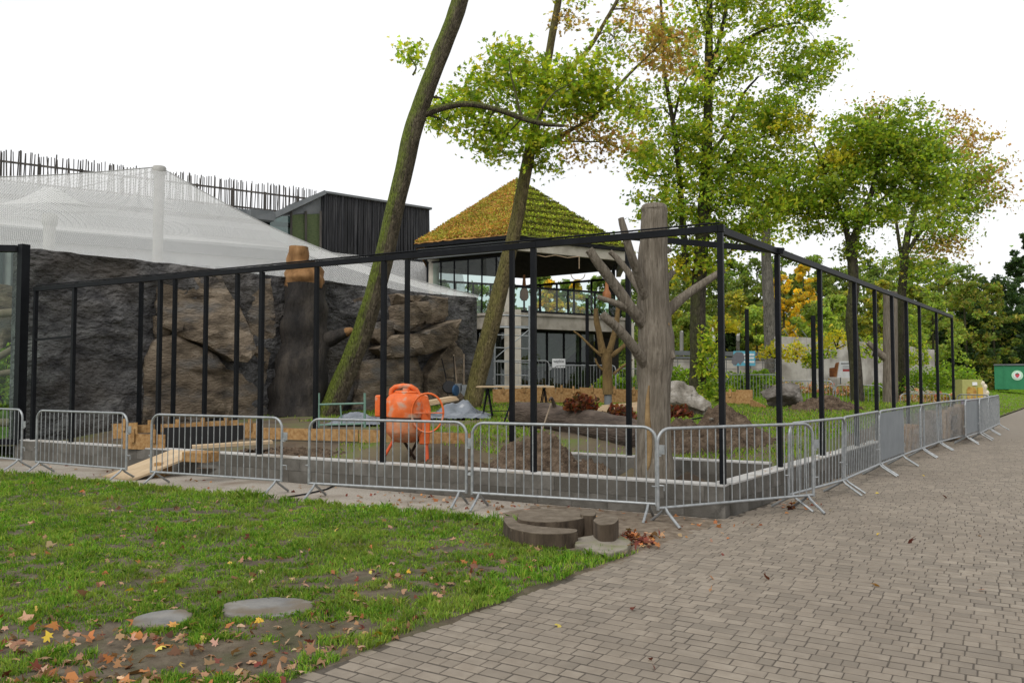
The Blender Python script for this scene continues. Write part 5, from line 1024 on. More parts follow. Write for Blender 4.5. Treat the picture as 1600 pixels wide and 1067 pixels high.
m = MB(); m.prism([(-.09, -.46), (.07, -.46), (.09, .1), (.04, .33), (-.07, .38), (-.12, .1)], D(664, 650, 13.05), V((1, 0, 0)), V((0, 0, 1)), -.09); bevel(m.build('side_frame', M_orp, mxr), .012)
wc = D(668, 645, 12.93); m = MB(); N_ = 28; m.tube([wc + V((math.cos(a) * .255, math.cos(a) * .03, math.sin(a) * .315)) for a in [2 * math.pi * i / N_ for i in range(N_ + 1)]], .017, 8, False); m.build('hand_wheel', M_orp, mxr, smooth=50)
m = MB(); m.tube([wc + V((-.25, 0, 0)), wc + V((.25, 0, 0))], .010, 6); m.tube([wc, wc + V((-.05, .2, 0))], .02, 8); m.build('wheel_spoke', M_orp, mxr)
for (x0, y0, x1, y1, d1, mm, r) in ((664, 665, 668, 724, 13.0, M_rdp, .032), (617, 684, 600, 714, 13.0, M_rdp, .026), (628, 684, 652, 722, 13.5, M_bnd, .026), (655, 684, 640, 712, 13.6, M_bnd, .024)):
    m = MB(); m.tube([D(x0, y0, 13.2), D(x1, y1, d1)], r, 8); m.build('leg', mm, mxr, smooth=50)
m = MB(); m.box(D(592, 634, 13.35), (.10, .22, .36)); bevel(m.build('motor_box', M_orp, mxr), .02)
# ------------------------------------------------------------------ timber formwork
M_osb = mat('osb_board', [(.2, .105, .035), (.33, .19, .075), (.42, .27, .125)], scale=14, bump=.3, bscale=40, rough=.85, detail=8, rnd=.12)
M_ply = mat('plywood', [(.36, .26, .155), (.48, .37, .24)], scale=4, stretch=(.3, 1, 1), bump=.15, rough=.75, rnd=.1)
M_blkf = flat('black_film', (.012, .012, .013))
def board(px0, py0, px1, py1, d0, d1, h, lab, stakes=0, name='formwork_board', zoff=0.0):
    a, b = D(px0, py0, d0), D(px1, py1, d1); t = thing(name, lab, 'board', a); m = MB(); m.beam(a - V((0, 0, h / 2)), b - V((0, 0, h / 2)), .022, h); m.build('sheet', M_osb, t)
    u = (b - a); 
    for i in range(stakes):
        p = a + u * ((i + .5) / stakes) + V((0, -.03, .06)); m = MB(); m.box(p + V((0, -.01, -.09)), (.07, .05, .24)); m.build('stake', M_osb, t)
    return t
board(770, 608, 868, 605, 27.5, 27.5, .5, 'orange formwork board behind the trestle table', 3)
board(868, 605, 905, 608, 27.4, 27.2, .5, 'short formwork board right of the trestle table', 2)
board(905, 605, 945, 607, 27.3, 27.1, .55, 'formwork board left of the small pruned trunk', 1)
board(945, 607, 1005, 609, 27, 26.6, .5, 'formwork board behind the tall bare trunk', 2)
board(1128, 612, 1152, 612, 25.2, 25, .36, 'short formwork board left of the stepped one by the grey boulder', 1)
board(1150, 609, 1176, 609, 24.9, 24.6, .45, 'stepped formwork board left of the grey boulder')
board(1172, 623, 1196, 634, 24.4, 23.4, .3, 'low sloping formwork board against the grey boulder')
board(1225, 628, 1330, 640, 25, 23, .3, 'low formwork board right of the grey boulder', 3)
board(1350, 638, 1380, 640, 24, 23.5, .3, 'formwork board beside the second bare trunk', 2)
board(405, 668, 560, 671, 15.9, 14.9, .22, 'long orange board on the ground behind the left barriers', 0)
board(562, 671, 735, 677, 14.9, 14.2, .24, 'long orange board on the ground behind the cement mixer', 0)
board(176, 662, 215, 660, 16.4, 16.0, .30, 'formwork board against the black rock wall at left', 1)
board(214, 664, 300, 661, 16.1, 16.3, .16, 'formwork board above the black-lined trench', 2)
board(300, 660, 372, 656, 16.3, 16.6, .16, 'formwork board continuing above the trench to the right', 2)
board(372, 661, 412, 661, 16.3, 16, .3, 'formwork board at the right end of the trench', 1)
board(193, 677, 258, 679, 14.75, 14.5, .28, 'upright orange board standing by the kerb in front of the trench', 2)
m = MB(); a, b = D(256, 668, 15.6), D(380, 664, 16.2); m.beam(a - V((0, 0, .25)), b - V((0, 0, .25)), .04, .5); tag(m.build('trench_lining', M_blkf), 'black film lining of the trench under the formwork', 'film')
# plank ramp over the kerb and a plank beyond it
ramp = thing('plank_ramp', 'plank ramp leading up over the kerb wall from the gravel', 'ramp', G(180, 746)); a, b = G(180, 746, .03), D(285, 703, 14.0)
for i in range(3):
    f0, f1 = i / 3 + .004, (i + 1) / 3 - .004; bl_, br_, tl_, tr_ = G(160, 744, .015), G(206, 749, .015), D(268, 702, 14.0), D(316, 705, 13.88); m = MB(); Q = [bl_.lerp(br_, f0), bl_.lerp(br_, f1), tl_.lerp(tr_, f1), tl_.lerp(tr_, f0)]; m.v = [tuple(q) for q in Q] + [tuple(q + V((0, 0, -.035))) for q in Q]; m.f = [(0, 1, 2, 3), (7, 6, 5, 4)] + [(4 + k_, 4 + (k_ + 1) % 4, (k_ + 1) % 4, k_) for k_ in range(4)]; m.build('plank', M_ply, ramp)
m = MB(); p = a.lerp(b, .72); m.box((p.x, p.y, .12), (.12, .5, .24)); m.build('prop_block', M_osb, ramp)
m = MB(); m.beam(D(300, 698, 13.9), D(425, 690, 14.4), .3, .05); tag(m.build('plank', M_ply), 'loose plank lying inside the enclosure above the ramp', 'plank')
m = MB(); m.box(D(318, 712, 13.05) + V((0, -.1, 0)), (.5, .34, .16), (.85, -.4, 0)); tag(bevel(m.build('timber_offcut', M_osb), .01), 'thick timber offcut beside the ramp against the kerb', 'timber')
o = bpy.data.objects.new('stone', rock_mesh('stone', M_gr, 33, .17, .14, .12)); COL.objects.link(o); o.location = G(303, 728, .09); tag(o, 'grey stone under the plank ramp', 'stone')
bush('bay_shrub', 'yellow-green shrub behind the glass bay at the left edge', 2, 640, 19.5, 40, 90, [(.2, .3, .03), (.28, .36, .04), (.12, .2, .025)], 1500, .12, 301)
# trestle table
T = D(806, 604, 20.4); tb = thing('trestle_table', 'plywood sheet on two black trestles on the grass', 'table', (T.x, T.y, T.z - .82)); m = MB(); m.box(T, (1.95, 1.15, .03), (1, -.04, 0)); m.build('top', M_ply, tb)
for sx in (-1, 1):
    c = T + V((sx * .72, 0, -.03)); tr = MB(); tr.beam(c + V((0, -.5, 0)), c + V((0, .5, 0)), .05, .05); f = tr.build('trestle', M_steel, tb)
    for sy in (-1, 1):
        for s2 in (-1, 1): m = MB(); m.tube([c + V((0, sy * .42, 0)), c + V((s2 * .14, sy * .45, -.84))], .017, 6); m.build('leg', M_steel, f)
    m = MB(); m.tube([c + V((-.1, -.44, -.58)), c + V((.1, -.44, -.58))], .012, 6); m.tube([c + V((0, -.44, -.58)), c + V((-sx * .7, -.44, -.56))], .012, 6); m.build('cross_bar', M_steel, f)
m = MB(); m.tube([D(787, 662, 16.5), D(802, 618, 16.8)], .02, 6); tag(m.build('steel_bar', M_steel), 'black steel bar leaning beside the left end of the fallen log', 'bar')
m = MB(); m.tube([D(845, 678, 15.5), D(861, 630, 15.8)], .016, 6); tag(m.build('pale_stick', M_lg), 'pale stick leaning against the fallen log', 'stick')
m = MB(); m.tube([D(1055, 660, 15), D(1140, 644, 15.5)], .016, 6); tag(m.build('steel_rod', M_steel), 'thin dark rod sticking out across the soil heap by the corner', 'rod')
pal_ = thing('timber_stack', 'stack of pale battens on the grass behind the fallen log', 'timber', D(960, 640, 19))
for i in range(6): m = MB(); m.beam(D(925 + i * 3, 645 - i * 2.2, 19 + i * .12), D(1000, 641 - i * 2.4, 19 + i * .12), .09, .035); m.build('batten', M_ply, pal_)
# plastic sheets
M_tarp = mat('grey_plastic', [(.09, .10, .12), (.17, .19, .215)], scale=3, rough=.25, bump=.5, bscale=7, spec=.6)
def tarp(label, px, py, d, rx, ry, h, seed):
    p = D(px, py, d); n = 34; mb = MB(); z0 = gz1(p.x, p.y)
    for j in range(n + 1):
        for i in range(n + 1):
            u, v = i / n * 2 - 1, j / n * 2 - 1; w = V((u * 2 + seed, v * 2, 0)); q = max(abs(u), abs(v)); hh = max(0, 1 - q ** 2) * (.6 + .7 * mnoise.noise(w)) + .16 * abs(mnoise.noise(w * 3)) + .05 * abs(mnoise.noise(w * 9))
            k = 1 + .12 * mnoise.noise(w * 1.5 + V((5, 0, 0))); mb.v.append((p.x + u * rx * k, p.y + v * ry * k, z0 + .02 + h * max(0, hh)))
    for j in range(n):
        for i in range(n): mb.f.append((j * (n + 1) + i, j * (n + 1) + i + 1, (j + 1) * (n + 1) + i + 1, (j + 1) * (n + 1) + i))
    return tag(mb.build('plastic_sheet', M_tarp, None, smooth=40), label, 'plastic sheet')
tarp('crumpled grey plastic sheet on the grass right of the mixer', 715, 640, 20.5, .85, .8, .42, 3); tarp('grey plastic sheet lying left of the mixer by the leaning tree', 562, 655, 18.5, .62, .7, .26, 7)
bs = thing('board_pile', 'pale boards lying on the plastic sheet behind the mixer', 'boards', D(690, 628, 20.6))
for i in range(3): m = MB(); m.beam(D(664, 632 - i * 2, 20.2), D(708, 624 - i * 2, 20.8), .5 - .1 * i, .035); m.build('board', M_ply, bs)
# green scaffold frame lying by the tree
M_grn = flat('scaffold_green', (.14, .24, .19)); sf = thing('scaffold_trestle', 'low green scaffold frame at the foot of the leaning tree', 'scaffold', D(533, 665, 17.6))
for x in (498, 570): m = MB(); m.tube([D(x, 668, 17.6), D(x, 614, 17.6)], .028, 7); m.build('upright', M_grn, sf)
for y in (632, 664): m = MB(); m.tube([D(498, y, 17.6), D(570, y - 2, 17.6)], .022, 7); m.build('rail', M_grn, sf)
m = MB(); m.tube([D(532, 632, 17.6), D(534, 664, 17.6)], .018, 6); m.build('strut', M_grn, sf)
# wheelbarrow stood on end and tools by the wall
wb = thing('wheelbarrow', 'upturned wheelbarrow leaning by the rock wall', 'wheelbarrow', D(708, 622, 25)); m = MB(); m.tube([D(690, 560, 25), D(696, 585, 25), D(700, 618, 24.6)], .018, 6); m.tube([D(709, 556, 25), D(710, 585, 25), D(708, 618, 24.6)], .018, 6); m.tube([D(697, 590, 25), D(710, 590, 25)], .015, 6); m.build('handle', M_steel, wb)
m = MB(); p = D(702, 605, 24.7); m.lathe(p, [(.16, -.16), (.22, .0), (.2, .05)], 14, (.2, -1, .35)); m.build('tray', M_blkf, wb, smooth=40)
m = MB(); m.lathe(D(712, 610, 24.5), [(.1, -.04), (.17, -.03), (.17, .03), (.1, .04)], 16, (1, -.5, 0)); m.build('wheel', flat('wheel_blue', (.03, .08, .16)), wb, smooth=40)
for i, (x0, y0, x1, y1) in enumerate(((725, 618, 725, 553), (716, 616, 709, 554))):
    t = thing('shovel', ('shovel with pale handle standing right of the wheelbarrow', 'shovel leaning behind the wheelbarrow handles')[i], 'shovel', D(x0, y0, 25.2)); m = MB(); m.tube([D(x0, y0, 25.2), D(x1, y1, 25.4)], .02, 6); m.build('handle', M_lg, t); m = MB(); p = D(x0, y0 - 8, 25.1); m.prism([(-.11, .18), (-.11, -.05), (0, -.18), (.11, -.05), (.11, .18)], p, V((1, 0, 0)), V((0, 0, 1)), .012); m.build('blade', M_alu, t)
# ------------------------------------------------------------------ timber behind the path barriers
M_tim = mat('rough_timber', [(.16, .10, .06), (.27, .19, .12), (.36, .27, .18)], scale=6, stretch=(1, 1, .2), bump=.4, bscale=25, rough=.9, rnd=.25)
def crate(px, py0, py1, d, w, dep, lab, n):
    a = D(px, py0, d); h = D(px, py1, d).z - a.z; t = thing('timber_bundle', lab, 'timber', a); x = V((eR[0], eR[1], 0)); y = V((nR[0], nR[1], 0))
    for i in range(n):
        hh = h * random.uniform(.82, 1.0); m = MB(); m.box(a + x * (i / n - .5 + .5 / n) * w + y * random.uniform(-.02, .03) + V((0, 0, hh / 2)), (w / n * .9, dep * random.uniform(.5, 1), hh), x); m.build('plank', M_osb if n == 8 else M_tim, t)
    for z in (.25, .75): m = MB(); m.box(a + V((0, 0, h * z)) + y * -.0 - V((nR[0], nR[1], 0)) * (dep / 2 + .03), (w, .03, .09), x); m.build('batten', M_tim, t)
crate(1421, 704, 662, 18.2, 1.0, .35, 'tall bundle of upright timber behind the barred barrier', 8); crate(1452, 697, 640, 19.4, 1.1, .3, 'grey-brown upright boards halfway along the path barriers', 9)
crate(1476, 684, 640, 21.2, .9, .4, 'light timber bundle behind the barrier that faces the camera', 7); crate(1499, 684, 632, 21.9, 1.1, .4, 'tallest stack of upright boards near the far panelled barrier', 9)
# ------------------------------------------------------------------ sawn log seats and slabs
M_saw = mat('weathered_end_grain', [(.075, .058, .04), (.125, .1, .072), (.17, .14, .105)], scale=9, bump=.4, bscale=40, rough=.9)
M_sb = mat('stump_bark', [(.028, .02, .013), (.068, .05, .034), (.105, .08, .056)], scale=8, stretch=(1, 1, .15), bump=1, bscale=20, bdist=.03, rough=.95)
def stump(lab, pts, z0, h, tilt=0.0, name='log_seat'):
    """outline given on the ground in photo pixels"""
    P = [G(*p, z0) for p in pts]; c = sum(P, V((0, 0, 0))) / len(P); n = len(P); Q = []
    for i in range(n):                                   # rounded outline
        a, b = P[i], P[(i + 1) % n]
        for k in range(5): f = k / 5; Q.append(a.lerp(b, f))
    for _ in range(2): Q = [(Q[i - 1] + Q[i] * 2 + Q[(i + 1) % len(Q)]) / 4 for i in range(len(Q))]
    t = thing(name, lab, 'log seat', c); m = MB(); k = len(Q); L = 5
    for j in range(L + 1):
        for i, q in enumerate(Q): w = 1 + .025 * mnoise.noise(V((i * .7, j * .3, c.x * 9))); e = c + (q - c) * w; m.v.append((e.x, e.y, z0 + h * j / L + tilt * (q.x - c.x) * j / L))
    for j in range(L):
        for i in range(k): i2 = (i + 1) % k; m.f.append((j * k + i, j * k + i2, (j + 1) * k + i2, (j + 1) * k + i))
    m.build('bark', M_sb, t, smooth=50)
    m = MB(); m.v = [(c.x + (q.x - c.x) * .985, c.y + (q.y - c.y) * .985, z0 + h + .006 + tilt * (q.x - c.x) + .004 * mnoise.noise(V((i, 0, 0)))) for i, q in enumerate(Q)]; m.v += [(v[0], v[1], v[2] - .03) for v in m.v]; m.f = [tuple(range(k))] + [(i, (i + 1) % k, k + (i + 1) % k, k + i)[::-1] for i in range(k)]; m.build('sawn_face', M_saw, t); return t
stump('large sawn log seat, the round middle piece nearest the barrier', [(806, 842), (838, 847), (880, 846), (915, 840), (918, 830), (895, 824), (850, 822), (812, 828)], .0, .2)
stump('curved front slice of the sawn log seats in the grass edge', [(786, 838), (796, 852), (830, 860), (872, 862), (903, 858), (903, 853), (870, 851), (830, 847), (805, 838), (800, 830), (788, 830)], .0, .165)
stump('wedge of sawn log standing on the stone slab', [(925, 840), (937, 850), (960, 850), (968, 842), (962, 834), (940, 832)], .05, .19, .10)
stump('small dark slice of log behind the wedge', [(905, 836), (930, 838), (932, 828), (912, 826)], .02, .21)
M_slab = mat('mossy_slab', [(.15, .13, .10), (.23, .205, .165), (.28, .26, .2)], scale=6, bump=.5, bscale=40, rough=.9, cols2=(.12, .12, .05), scale2=3)
def slab(lab, pts, h, m_, name='stone_slab', z0=0.0):
    P = [G(*p, z0) for p in pts]; mb = MB(); mb.prism([(p.x, p.y) for p in P], (0, 0, z0), V((1, 0, 0)), V((0, 1, 0)), h); o = mb.build(name, m_); bevel(o, .012, 2); return tag(o, lab, 'slab')
slab('mossy stone slab under the log wedge at the path edge', [(898, 862), (925, 872), (955, 876), (980, 868), (986, 856), (972, 848), (930, 846), (900, 852)], .075, M_slab)
def oslab(lab, i, m_):
    p, a_, b_ = SLABS[i]; mb = MB(); mb.prism([(p.x + math.cos(t) * a_ * (1 + .16 * mnoise.noise(V((math.cos(t) * 1.5, math.sin(t) * 1.5, i * 7)))), p.y + math.sin(t) * b_ * (1 + .18 * mnoise.noise(V((math.cos(t) * 2, math.sin(t) * 2, 3 + i))))) for t in [6.2832 * j / 40 for j in range(40)]], (0, 0, -.03), V((1, 0, 0)), V((0, 1, 0)), .06); o = mb.build('stone_slab', m_); bevel(o, .012, 2); return tag(o, lab, 'slab')
M_st = mat('smooth_slab', [(.10, .10, .10), (.17, .165, .155), (.22, .21, .19)], scale=4, bump=.35, bscale=40, rough=.8, spec=.35, cols2=(.13, .105, .075), scale2=3)
oslab('smaller bluish stone slab sunk in the lawn', 0, M_st)
oslab('larger pale stone slab sunk in the lawn', 1, M_st)
# ------------------------------------------------------------------ right background
cw = thing('concrete_wall', 'pale concrete wall topped with slanted wire brackets behind the roses', 'wall', D(1340, 600, 45)); M_pc = mat('wall_concrete', [(.38, .36, .32), (.5, .475, .43)], scale=1.4, bump=.2, rough=.85, cols2=(.25, .23, .2), scale2=.8)
xs = [1212, 1258, 1304, 1350, 1396, 1428, 1458]; tp = [526, 527, 531, 535, 539, 543, 548]; dp = [44, 45, 47, 49, 51, 53, 55]
for i in range(6):
    a, b = D(xs[i], tp[i], dp[i]), D(xs[i + 1] - .4, tp[i + 1] if i != 3 else 539, dp[i + 1]); m = MB(); q = V((a.x, a.y, .2)), V((b.x, b.y, .2)); n = V((b.y - a.y, -(b.x - a.x), 0)).normalized() * .2
    zt_ = (a.z + b.z) / 2; m.box((a.x / 2 + b.x / 2, a.y / 2 + b.y / 2, zt_ / 2), ((b - a).xy.length, .2, zt_), V((b.x - a.x, b.y - a.y, 0))); m.build('panel', M_pc, cw)
for i in range(16):
    f = i / 15; p = D(1232 + 222 * f, 524 + 24 * f, 44.6 + 10 * f); m = MB(); m.tube([p, p + V((-.35, -.1, .38))], .02, 5); m.build('bracket', M_alu, cw)
low = thing('retaining_wall', 'long low grey wall with dark rail left of the concrete wall', 'wall', D(1120, 590, 48)); m = MB(); a, b = D(1030, 556, 48), D(1214, 560, 48); m.box((a + b) / 2 + V((0, 0, -.8)), ((b - a).length, .4, 1.6), b - a); m.build('wall', M_pc, low)
m = MB(); m.beam(D(1030, 551, 47.8), D(1214, 554, 47.8), .2, .26); m.build('rail', M_gry, low); m = MB(); m.beam(D(1030, 558, 47.8), D(1214, 561, 47.8), .1, .12); m.build('lower_rail', M_gry, low)
wf = thing('wire_fence', 'wire fence in front of the long low grey wall', 'fence', D(1150, 600, 40))
for i in range(10): x = 1040 + i * 19; m = MB(); m.tube([D(x, 604, 40), D(x, 562, 40)], .018, 5); m.build('post', M_gry, wf)
for y in (565, 575, 585, 595): m = MB(); m.tube([D(1035, y, 40), D(1215, y + 2, 40)], .01, 4); m.build('wire', M_gry, wf)
# far net tents
nt_ = thing('far_net_tent', 'grey net tent over poles behind the long low wall', 'net', D(1120, 550, 60)); M_fn = M_net
def tri(*q):
    m = MB(); P = [D(*p) for p in q]; m.quad(*P); o = m.build('net_panel', None, nt_); o.data.materials.append(glassmat('grey_net', (.62, .62, .6), .0)); me = o.data; return o
tri((1040, 552, 58), (1062, 500, 62), (1110, 520, 62), (1130, 552, 58)); tri((1110, 552, 58), (1153, 511, 62), (1200, 548, 58)); tri((1100, 552, 59), (1120, 515, 63), (1153, 511, 62), (1170, 552, 59))
for x, y in ((1065, 518), (1115, 512), (1153, 511)): m = MB(); m.tube([D(x, 556, 60), D(x, y, 61)], .14, 6); m.build('pole', M_col, nt_)
# elephant banner
E = D(1163, 560, 38); eb = thing('elephant_banner', 'blue banner with a grey elephant picture on a small easel', 'sign', (E.x, E.y, .6)); k = 38 / F
m = MB(); m.box(E, (34 * k, .03, 23 * k)); m.build('panel', flat('banner_blue', (.12, .42, .56)), eb)
m = MB(); m.prism([(-.62, -.2), (-.55, .15), (-.38, .32), (-.12, .3), (.05, .12), (.0, -.1), (-.14, -.22), (-.2, -.33), (-.3, -.2), (-.4, -.33), (-.52, -.32)], E + V((0, -.018, 0)), V((1, 0, 0)), V((0, 0, 1)), -.012); m.build('elephant_picture', flat('elephant_grey', (.16, .16, .18)), eb)
for y, w in ((.18, .5), (.02, .45), (-.16, .5)): m = MB(); m.box(E + V((.22, -.022, y)), (w, .01, .10)); m.build('text_block', M_wh, eb)
m = MB(); m.tube([E + V((-.3, .05, -.3)), V((E.x - .3, E.y + .1, .5))], .03, 6); m.tube([E + V((.3, .05, -.3)), V((E.x + .45, E.y + .3, .5))], .03, 6); m.build('easel_leg', M_gry, eb)
# information board with ape picture
I_ = D(1321, 577, 33); ib = thing('information_board', 'slanted white information board with red box and ape picture', 'sign', (I_.x, I_.y, .8)); k = 33 / F
m = MB(); m.prism([(-13 * k, -13 * k), (11 * k, -13 * k), (13 * k, 13 * k), (-9 * k, 13 * k)], I_, V((1, 0, 0)), V((0, 0, 1)), .03); m.build('board', M_wh, ib)
m = MB(); m.box(I_ + V((.02, -.03, -.04)), (11 * k, .01, 3.4 * k)); m.build('red_box', M_red, ib); m = MB(); m.box(I_ + V((.02, -.03, 9 * k)), (16 * k, .01, 1.4 * k)); m.build('heading', M_bk, ib)
for i in range(4): m = MB(); m.box(I_ + V((.03, -.03, (5.5 - i * 1.7) * k)), (12 * k, .006, .5 * k)); m.build('text_line', M_gry, ib)
m = MB(); m.prism([(-25 * k, -12 * k), (-14 * k, -12 * k), (-10 * k, 11 * k), (-15 * k, 10 * k), (-17 * k, 3 * k), (-25 * k, 2 * k)], I_ + V((0, .02, 0)), V((1, 0, 0)), V((0, 0, 1)), .03); m.build('ape_picture', mat('ape_brown', [(.05, .02, .01), (.2, .07, .02), (.4, .18, .06)], scale=3, bump=.1), ib)
for s_ in (-.2, .2): m = MB(); m.tube([I_ + V((s_, .03, -.33)), V((I_.x + s_, I_.y + .03, .6))], .02, 6); m.build('leg', M_gry, ib)
# green container with round emblem
GC = D(1604, 589, 68); k = GC.xy.length / F; RZ = -math.atan2(GC.x, GC.y); gc = thing('green_container', 'dark green box container with round white emblem', 'container', (GC.x, GC.y, GC.z), RZ); M_gc = mat('container_green', [(.02, .16, .07), (.03, .2, .09)], scale=2, rough=.6, bump=.05)
def gcp(mb, name, m_): return mb.build(name, m_, gc, None, True)
k *= .74
gcp(MB().box((0, 1.3, 0), (82 * k * 1.19, 2.4, 37 * k * 1.19)), 'body', M_gc); gcp(MB().box((0, 1.3, 22 * k), (99 * k, 2.6, .12)), 'roof_edge', M_gry)
for x in (-34, 16): gcp(MB().box((x * k, .08, 0), (.08, .06, 43 * k)), 'seam', M_gc)
k *= 1.19; ex, ez = -11.6 * k, 2.5 * k
gcp(MB().lathe((ex, .08, ez), [(7.4 * k, 0), (7.4 * k, .03)], 28, (0, -1, 0)), 'emblem_ring', flat('emblem_mint', (.45, .68, .5))); gcp(MB().lathe((ex, .04, ez), [(4.9 * k, 0), (4.9 * k, .03)], 28, (0, -1, 0)), 'emblem_disc', M_wh)
gcp(MB().prism([(0, -3.6 * k), (1.6 * k, -2 * k), (2.9 * k, .8 * k), (2.2 * k, 2.8 * k), (0, 3.3 * k), (-2.2 * k, 2.8 * k), (-2.9 * k, .8 * k), (-1.6 * k, -2 * k)], (ex, 0, ez), V((1, 0, 0)), V((0, 0, 1)), .03), 'strawberry', flat('berry_red', (.55, .07, .09)))
gcp(MB().prism([(-2.2 * k, 2.6 * k), (0, 1.6 * k), (2.2 * k, 2.6 * k), (0, 4 * k)], (ex, -.05, ez), V((1, 0, 0)), V((0, 0, 1)), .03), 'leaf_top', M_gc)
# yellow play cart
Y0 = D(1520, 634, 31); ca_ = thing('yellow_cart', 'yellow and cream children\'s play cart with arched window and round bollards', 'cart', Y0); k = 31 / F * .82; M_yl = flat('cart_yellow', (.55, .36, .06)); M_cr = flat('cart_cream', (.62, .55, .42)); M_olv = flat('cart_olive', (.36, .36, .12))
m = MB(); w, h = 38 * k, 50 * k; o_ = [(-w / 2, 0), (w / 2, 0), (w / 2, h), (-w / 2, h)]; m.prism(o_, Y0, V((1, 0, 0)), V((0, 0, 1)), -.5); m.build('body', M_olv, ca_)
m = MB(); m.prism([(-9 * k, 8 * k), (9 * k, 8 * k), (9 * k, 30 * k), (6 * k, 36 * k), (-6 * k, 36 * k), (-9 * k, 30 * k)], Y0 + V((-2 * k, -.0, 0)) + V((0, -.03, 0)), V((1, 0, 0)), V((0, 0, 1)), -.03); m.build('arched_window', mat('cart_picture', [(.12, .06, .02), (.4, .22, .05), (.5, .4, .1)], scale=7, bump=0), ca_)
m = MB(); m.box(Y0 + V((14 * k, -.03, 18 * k)), (9 * k, .06, 34 * k)); m.build('side_panel', M_yl, ca_); m = MB(); m.box(Y0 + V((4 * k, -.02, 42 * k)), (9 * k, .03, 6 * k)); m.build('name_plate', M_wh, ca_); m = MB(); m.box(Y0 + V((0, -.05, 6 * k)), (46 * k, .05, 14 * k)); m.build('lilac_skirt', M_pur, ca_)
for x, z, r in ((20, 42, 6.5), (25, 36, 6), (29, 24, 5.5)):
    m = MB(); m.lathe(Y0 + V((x * k, .1, 0)), [(r * .75 * k, 0), (r * .75 * k, (z - 3) * k), (r * k, z * k), (r * .8 * k, (z + 4) * k), (r * .3 * k, (z + 6) * k)], 16); m.build('bollard', M_cr, ca_, smooth=50)
m = MB(); m.box(Y0 + V((32 * k, 0, 12 * k)), (10 * k, .3, 16 * k)); m.build('step', M_gry, ca_)
# ------------------------------------------------------------------ cables, fallen leaves
m = MB(); m.tube([G(450, 776, .01), G(480, 771, .012), G(510, 764, .01), G(535, 752, .012)], .012, 6); tag(m.build('cable', M_blkf, None, smooth=50), 'thin dark cable lying on the gravel in front of the mixer barrier', 'cable')
M_fall = leafmat('fallen_leaf', .15, .75); TAN = [(.38, .22, .13), (.30, .165, .09), (.44, .29, .18), (.22, .11, .06)]; ORA = [(.42, .18, .06), (.36, .13, .045)]; RDL = [(.17, .045, .03), (.13, .035, .022)]; YLW = [(.62, .42, .05), (.55, .4, .09)]
LR = np.random.default_rng(11)
OAK = np.array([(0, -.5), (.13, -.32), (.1, -.22), (.27, -.1), (.17, .02), (.3, .2), (.14, .26), (0, .5), (-.13, .27), (-.27, .16), (-.16, .0), (-.28, -.14), (-.1, -.22), (-.12, -.34)])
def scatter(n, f, cols, size, name, label, z=.03, w=None):
    p = []
    while len(p) < n:
        q = f();
        if q is not None: p.append(q)
    p = np.array(p); c = pal(cols, n, .22, LR, w); s = size * (.55 + .7 * LR.random(n)); h_ = n // 3; t = None
    for i_, (sh_, a_, b_) in enumerate(((OAK, 0, h_), (LOBE, h_, 2 * h_), (MAPLE, 2 * h_, n))):
        v = leaf_verts(p[a_:b_], s[a_:b_], sh_, 1.5, 1.0, LR); ob = np_obj(name, v, len(sh_), M_fall, c[a_:b_], t)
        if t is None: t = tag(ob, label, None, None, 'stuff')
        else: ob['kind'] = 'stuff'
    return t
def lawn_pt():
    d = 4.2 + 9 * LR.random() ** 1.7; x = (LR.random() * 1.32 - .66) * d
    a = np.array([x]), np.array([d])
    if not lawn_mask(*a)[0]: return None
    dr = (x - C0[0]) * nR[0] + (d - C0[1]) * nR[1]; den = .18 + .9 * float(bare(*a)[0]) + .5 * math.exp(-((dr - .6) / .9) ** 2) + .5 * (d < 5.6) * (x < -.6)
    return (x, d, float(np.maximum(lawn_z(*a), 0)[0]) + .006 + .022 * LR.random()) if LR.random() < den else None
scatter(760, lawn_pt, TAN + ORA + RDL + YLW, .074, 'leaf_litter', 'dry fallen leaves scattered thickly over the lawn', w=[.24, .22, .15, .16, .04, .05, .06, .06, .01, .01])
def strip_pt():
    t = LR.random() * 14 - .5; off = -.1 - 1.3 * LR.random() ** 1.6; p = LP(t, off); 
    return (p.x, p.y, .012) if LR.random() < (1 if t < 5 else .35) else None
scatter(230, strip_pt, TAN + ORA + RDL, .07, 'leaf_drift', 'fallen leaves drifted on the gravel along the kerb wall')
def pile_pt(): 
    p = G(1000 + 34 * LR.normal() * .6, 848 + 7 * LR.normal()); return (p.x, p.y, .02 + .05 * LR.random())
scatter(110, pile_pt, ORA + RDL + TAN[:1], .08, 'leaf_pile', 'small pile of red-brown leaves beside the stone slab')
def pp():
    p = G(1240 + 22 * LR.normal(), 790 + 5 * LR.normal()); return (p.x, p.y, .02)
scatter(34, pp, ORA + RDL, .07, 'leaf_pile', 'brown leaves gathered under the foot of the corner barrier')
def coping_pt():
    t = LR.random() * 9; p = RP(t, .12 + .07 * LR.normal() * .8); return (p.x, p.y, .412) if LR.random() < .8 else LP(t * .8 + .3, .12, .412)[:]
scatter(22, coping_pt, ORA + TAN, .05, 'leaf_drift', 'small brown leaves lying on top of the low walls')
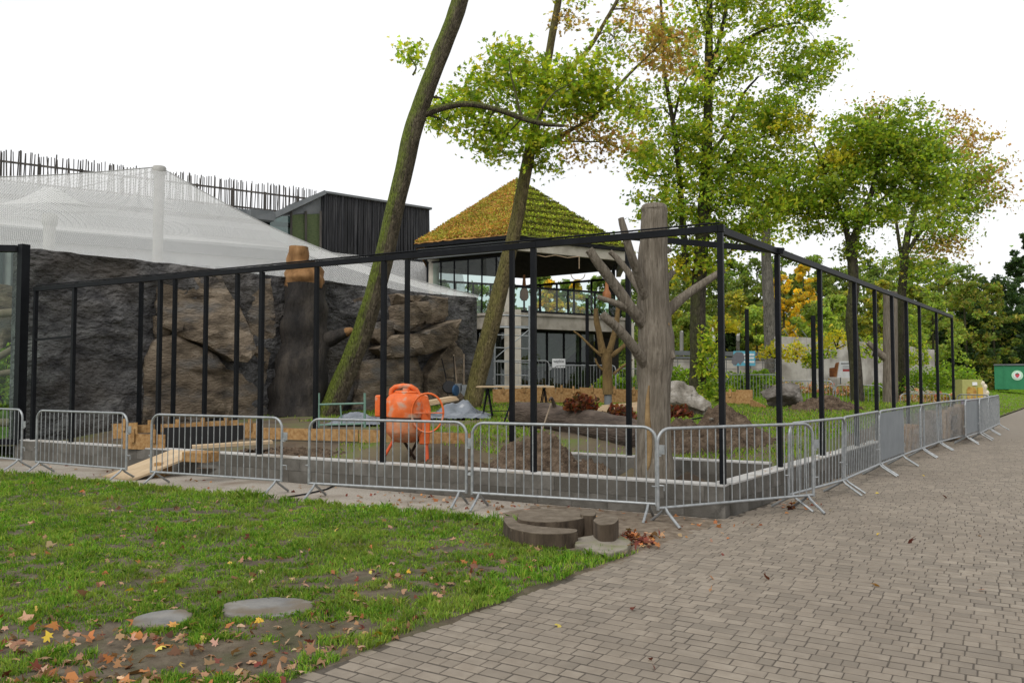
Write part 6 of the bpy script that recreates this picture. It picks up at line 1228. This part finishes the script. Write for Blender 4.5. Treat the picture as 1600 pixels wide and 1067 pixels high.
# single leaves on the paving, and the ones that stand out on the lawn
def one(px, py, cols, s, lab, z=.008, group=None, up=1.6):
    s *= .85; p = G(px, py, z); c = np.array([[0, 0, 0]]); me = np_mesh('fallen_leaf', leaf_verts(c, [s], MAPLE, up, .9, LR), 12, M_fall, pal(cols, 1, .1, LR)); o = bpy.data.objects.new('fallen_leaf', me); COL.objects.link(o); o.location = p + V((0, 0, s * .12)); tag(o, lab, 'leaf', group)
one(872, 977, YLW, .085, 'bright yellow fallen leaf on the paving in the foreground')
one(1197, 903, RDL + TAN[:1], .1, 'curled brown leaf standing on the middle of the paving', up=.2); one(1478, 777, RDL, .13, 'dark red leaf on the paving at the right', up=.4); one(1422, 847, RDL, .12, 'red-brown leaf on the paving right of centre', up=.4); one(1370, 914, ORA, .09, 'orange-brown leaf on the lower right of the paving', up=.7)
one(1113, 903, ORA, .07, 'small orange leaf left of the curled brown leaf on the paving'); one(1110, 922, TAN, .075, 'pale tan leaf on the paving below the small orange one'); one(1130, 866, RDL, .07, 'reddish leaf on the paving below the corner barrier'); one(1298, 797, YLW, .07, 'small yellow leaf on the paving in front of the corner barrier'); one(1371, 770, YLW, .09, 'yellow-orange leaf on the paving beside the second path barrier'); one(1443, 743, YLW, .08, 'far yellow leaf on the paving beside the panelled barrier')
one(1534, 922, TAN, .08, 'pale leaf at the right edge of the lower paving'); one(991, 952, RDL + TAN[:1], .07, 'brown leaf on the paving at the centre bottom'); one(1017, 1030, RDL, .05, 'upper of two small red leaf scraps on the lower paving'); one(1022, 1043, RDL, .05, 'lower of two small red leaf scraps on the lower paving'); one(1371, 834, YLW, .06, 'small yellow scrap of leaf on the right-hand paving'); one(1530, 836, TAN, .05, 'tiny pale leaf on the paving near the right edge')
GRPS = [('tan', TAN, 'dry tan leaf lying on the foreground lawn'), ('orange', ORA, 'orange leaf lying on the foreground lawn'), ('red', RDL, 'dark red-brown leaf lying on the foreground lawn'), ('yellow', YLW, 'yellow leaf lying on the foreground lawn')]
cnt = 0
while cnt < 150:
    q = lawn_pt()
    if q is None or q[1] > 9: continue
    g_ = GRPS[LR.choice(4, p=[.66, .13, .15, .06])]; s = .078 * (.7 + .7 * LR.random()); sh_ = (OAK, LOBE, MAPLE, OAK)[LR.integers(4)]; me = np_mesh('fallen_leaf', leaf_verts(np.zeros((1, 3)), [s], sh_, 1.5, 1.0, LR), len(sh_), M_fall, pal(g_[1], 1, .18, LR)); o = bpy.data.objects.new('fallen_leaf', me); COL.objects.link(o); o.location = (q[0], q[1], q[2] + .008); tag(o, g_[2], 'leaf', g_[0] + ' leaves on the lawn'); cnt += 1
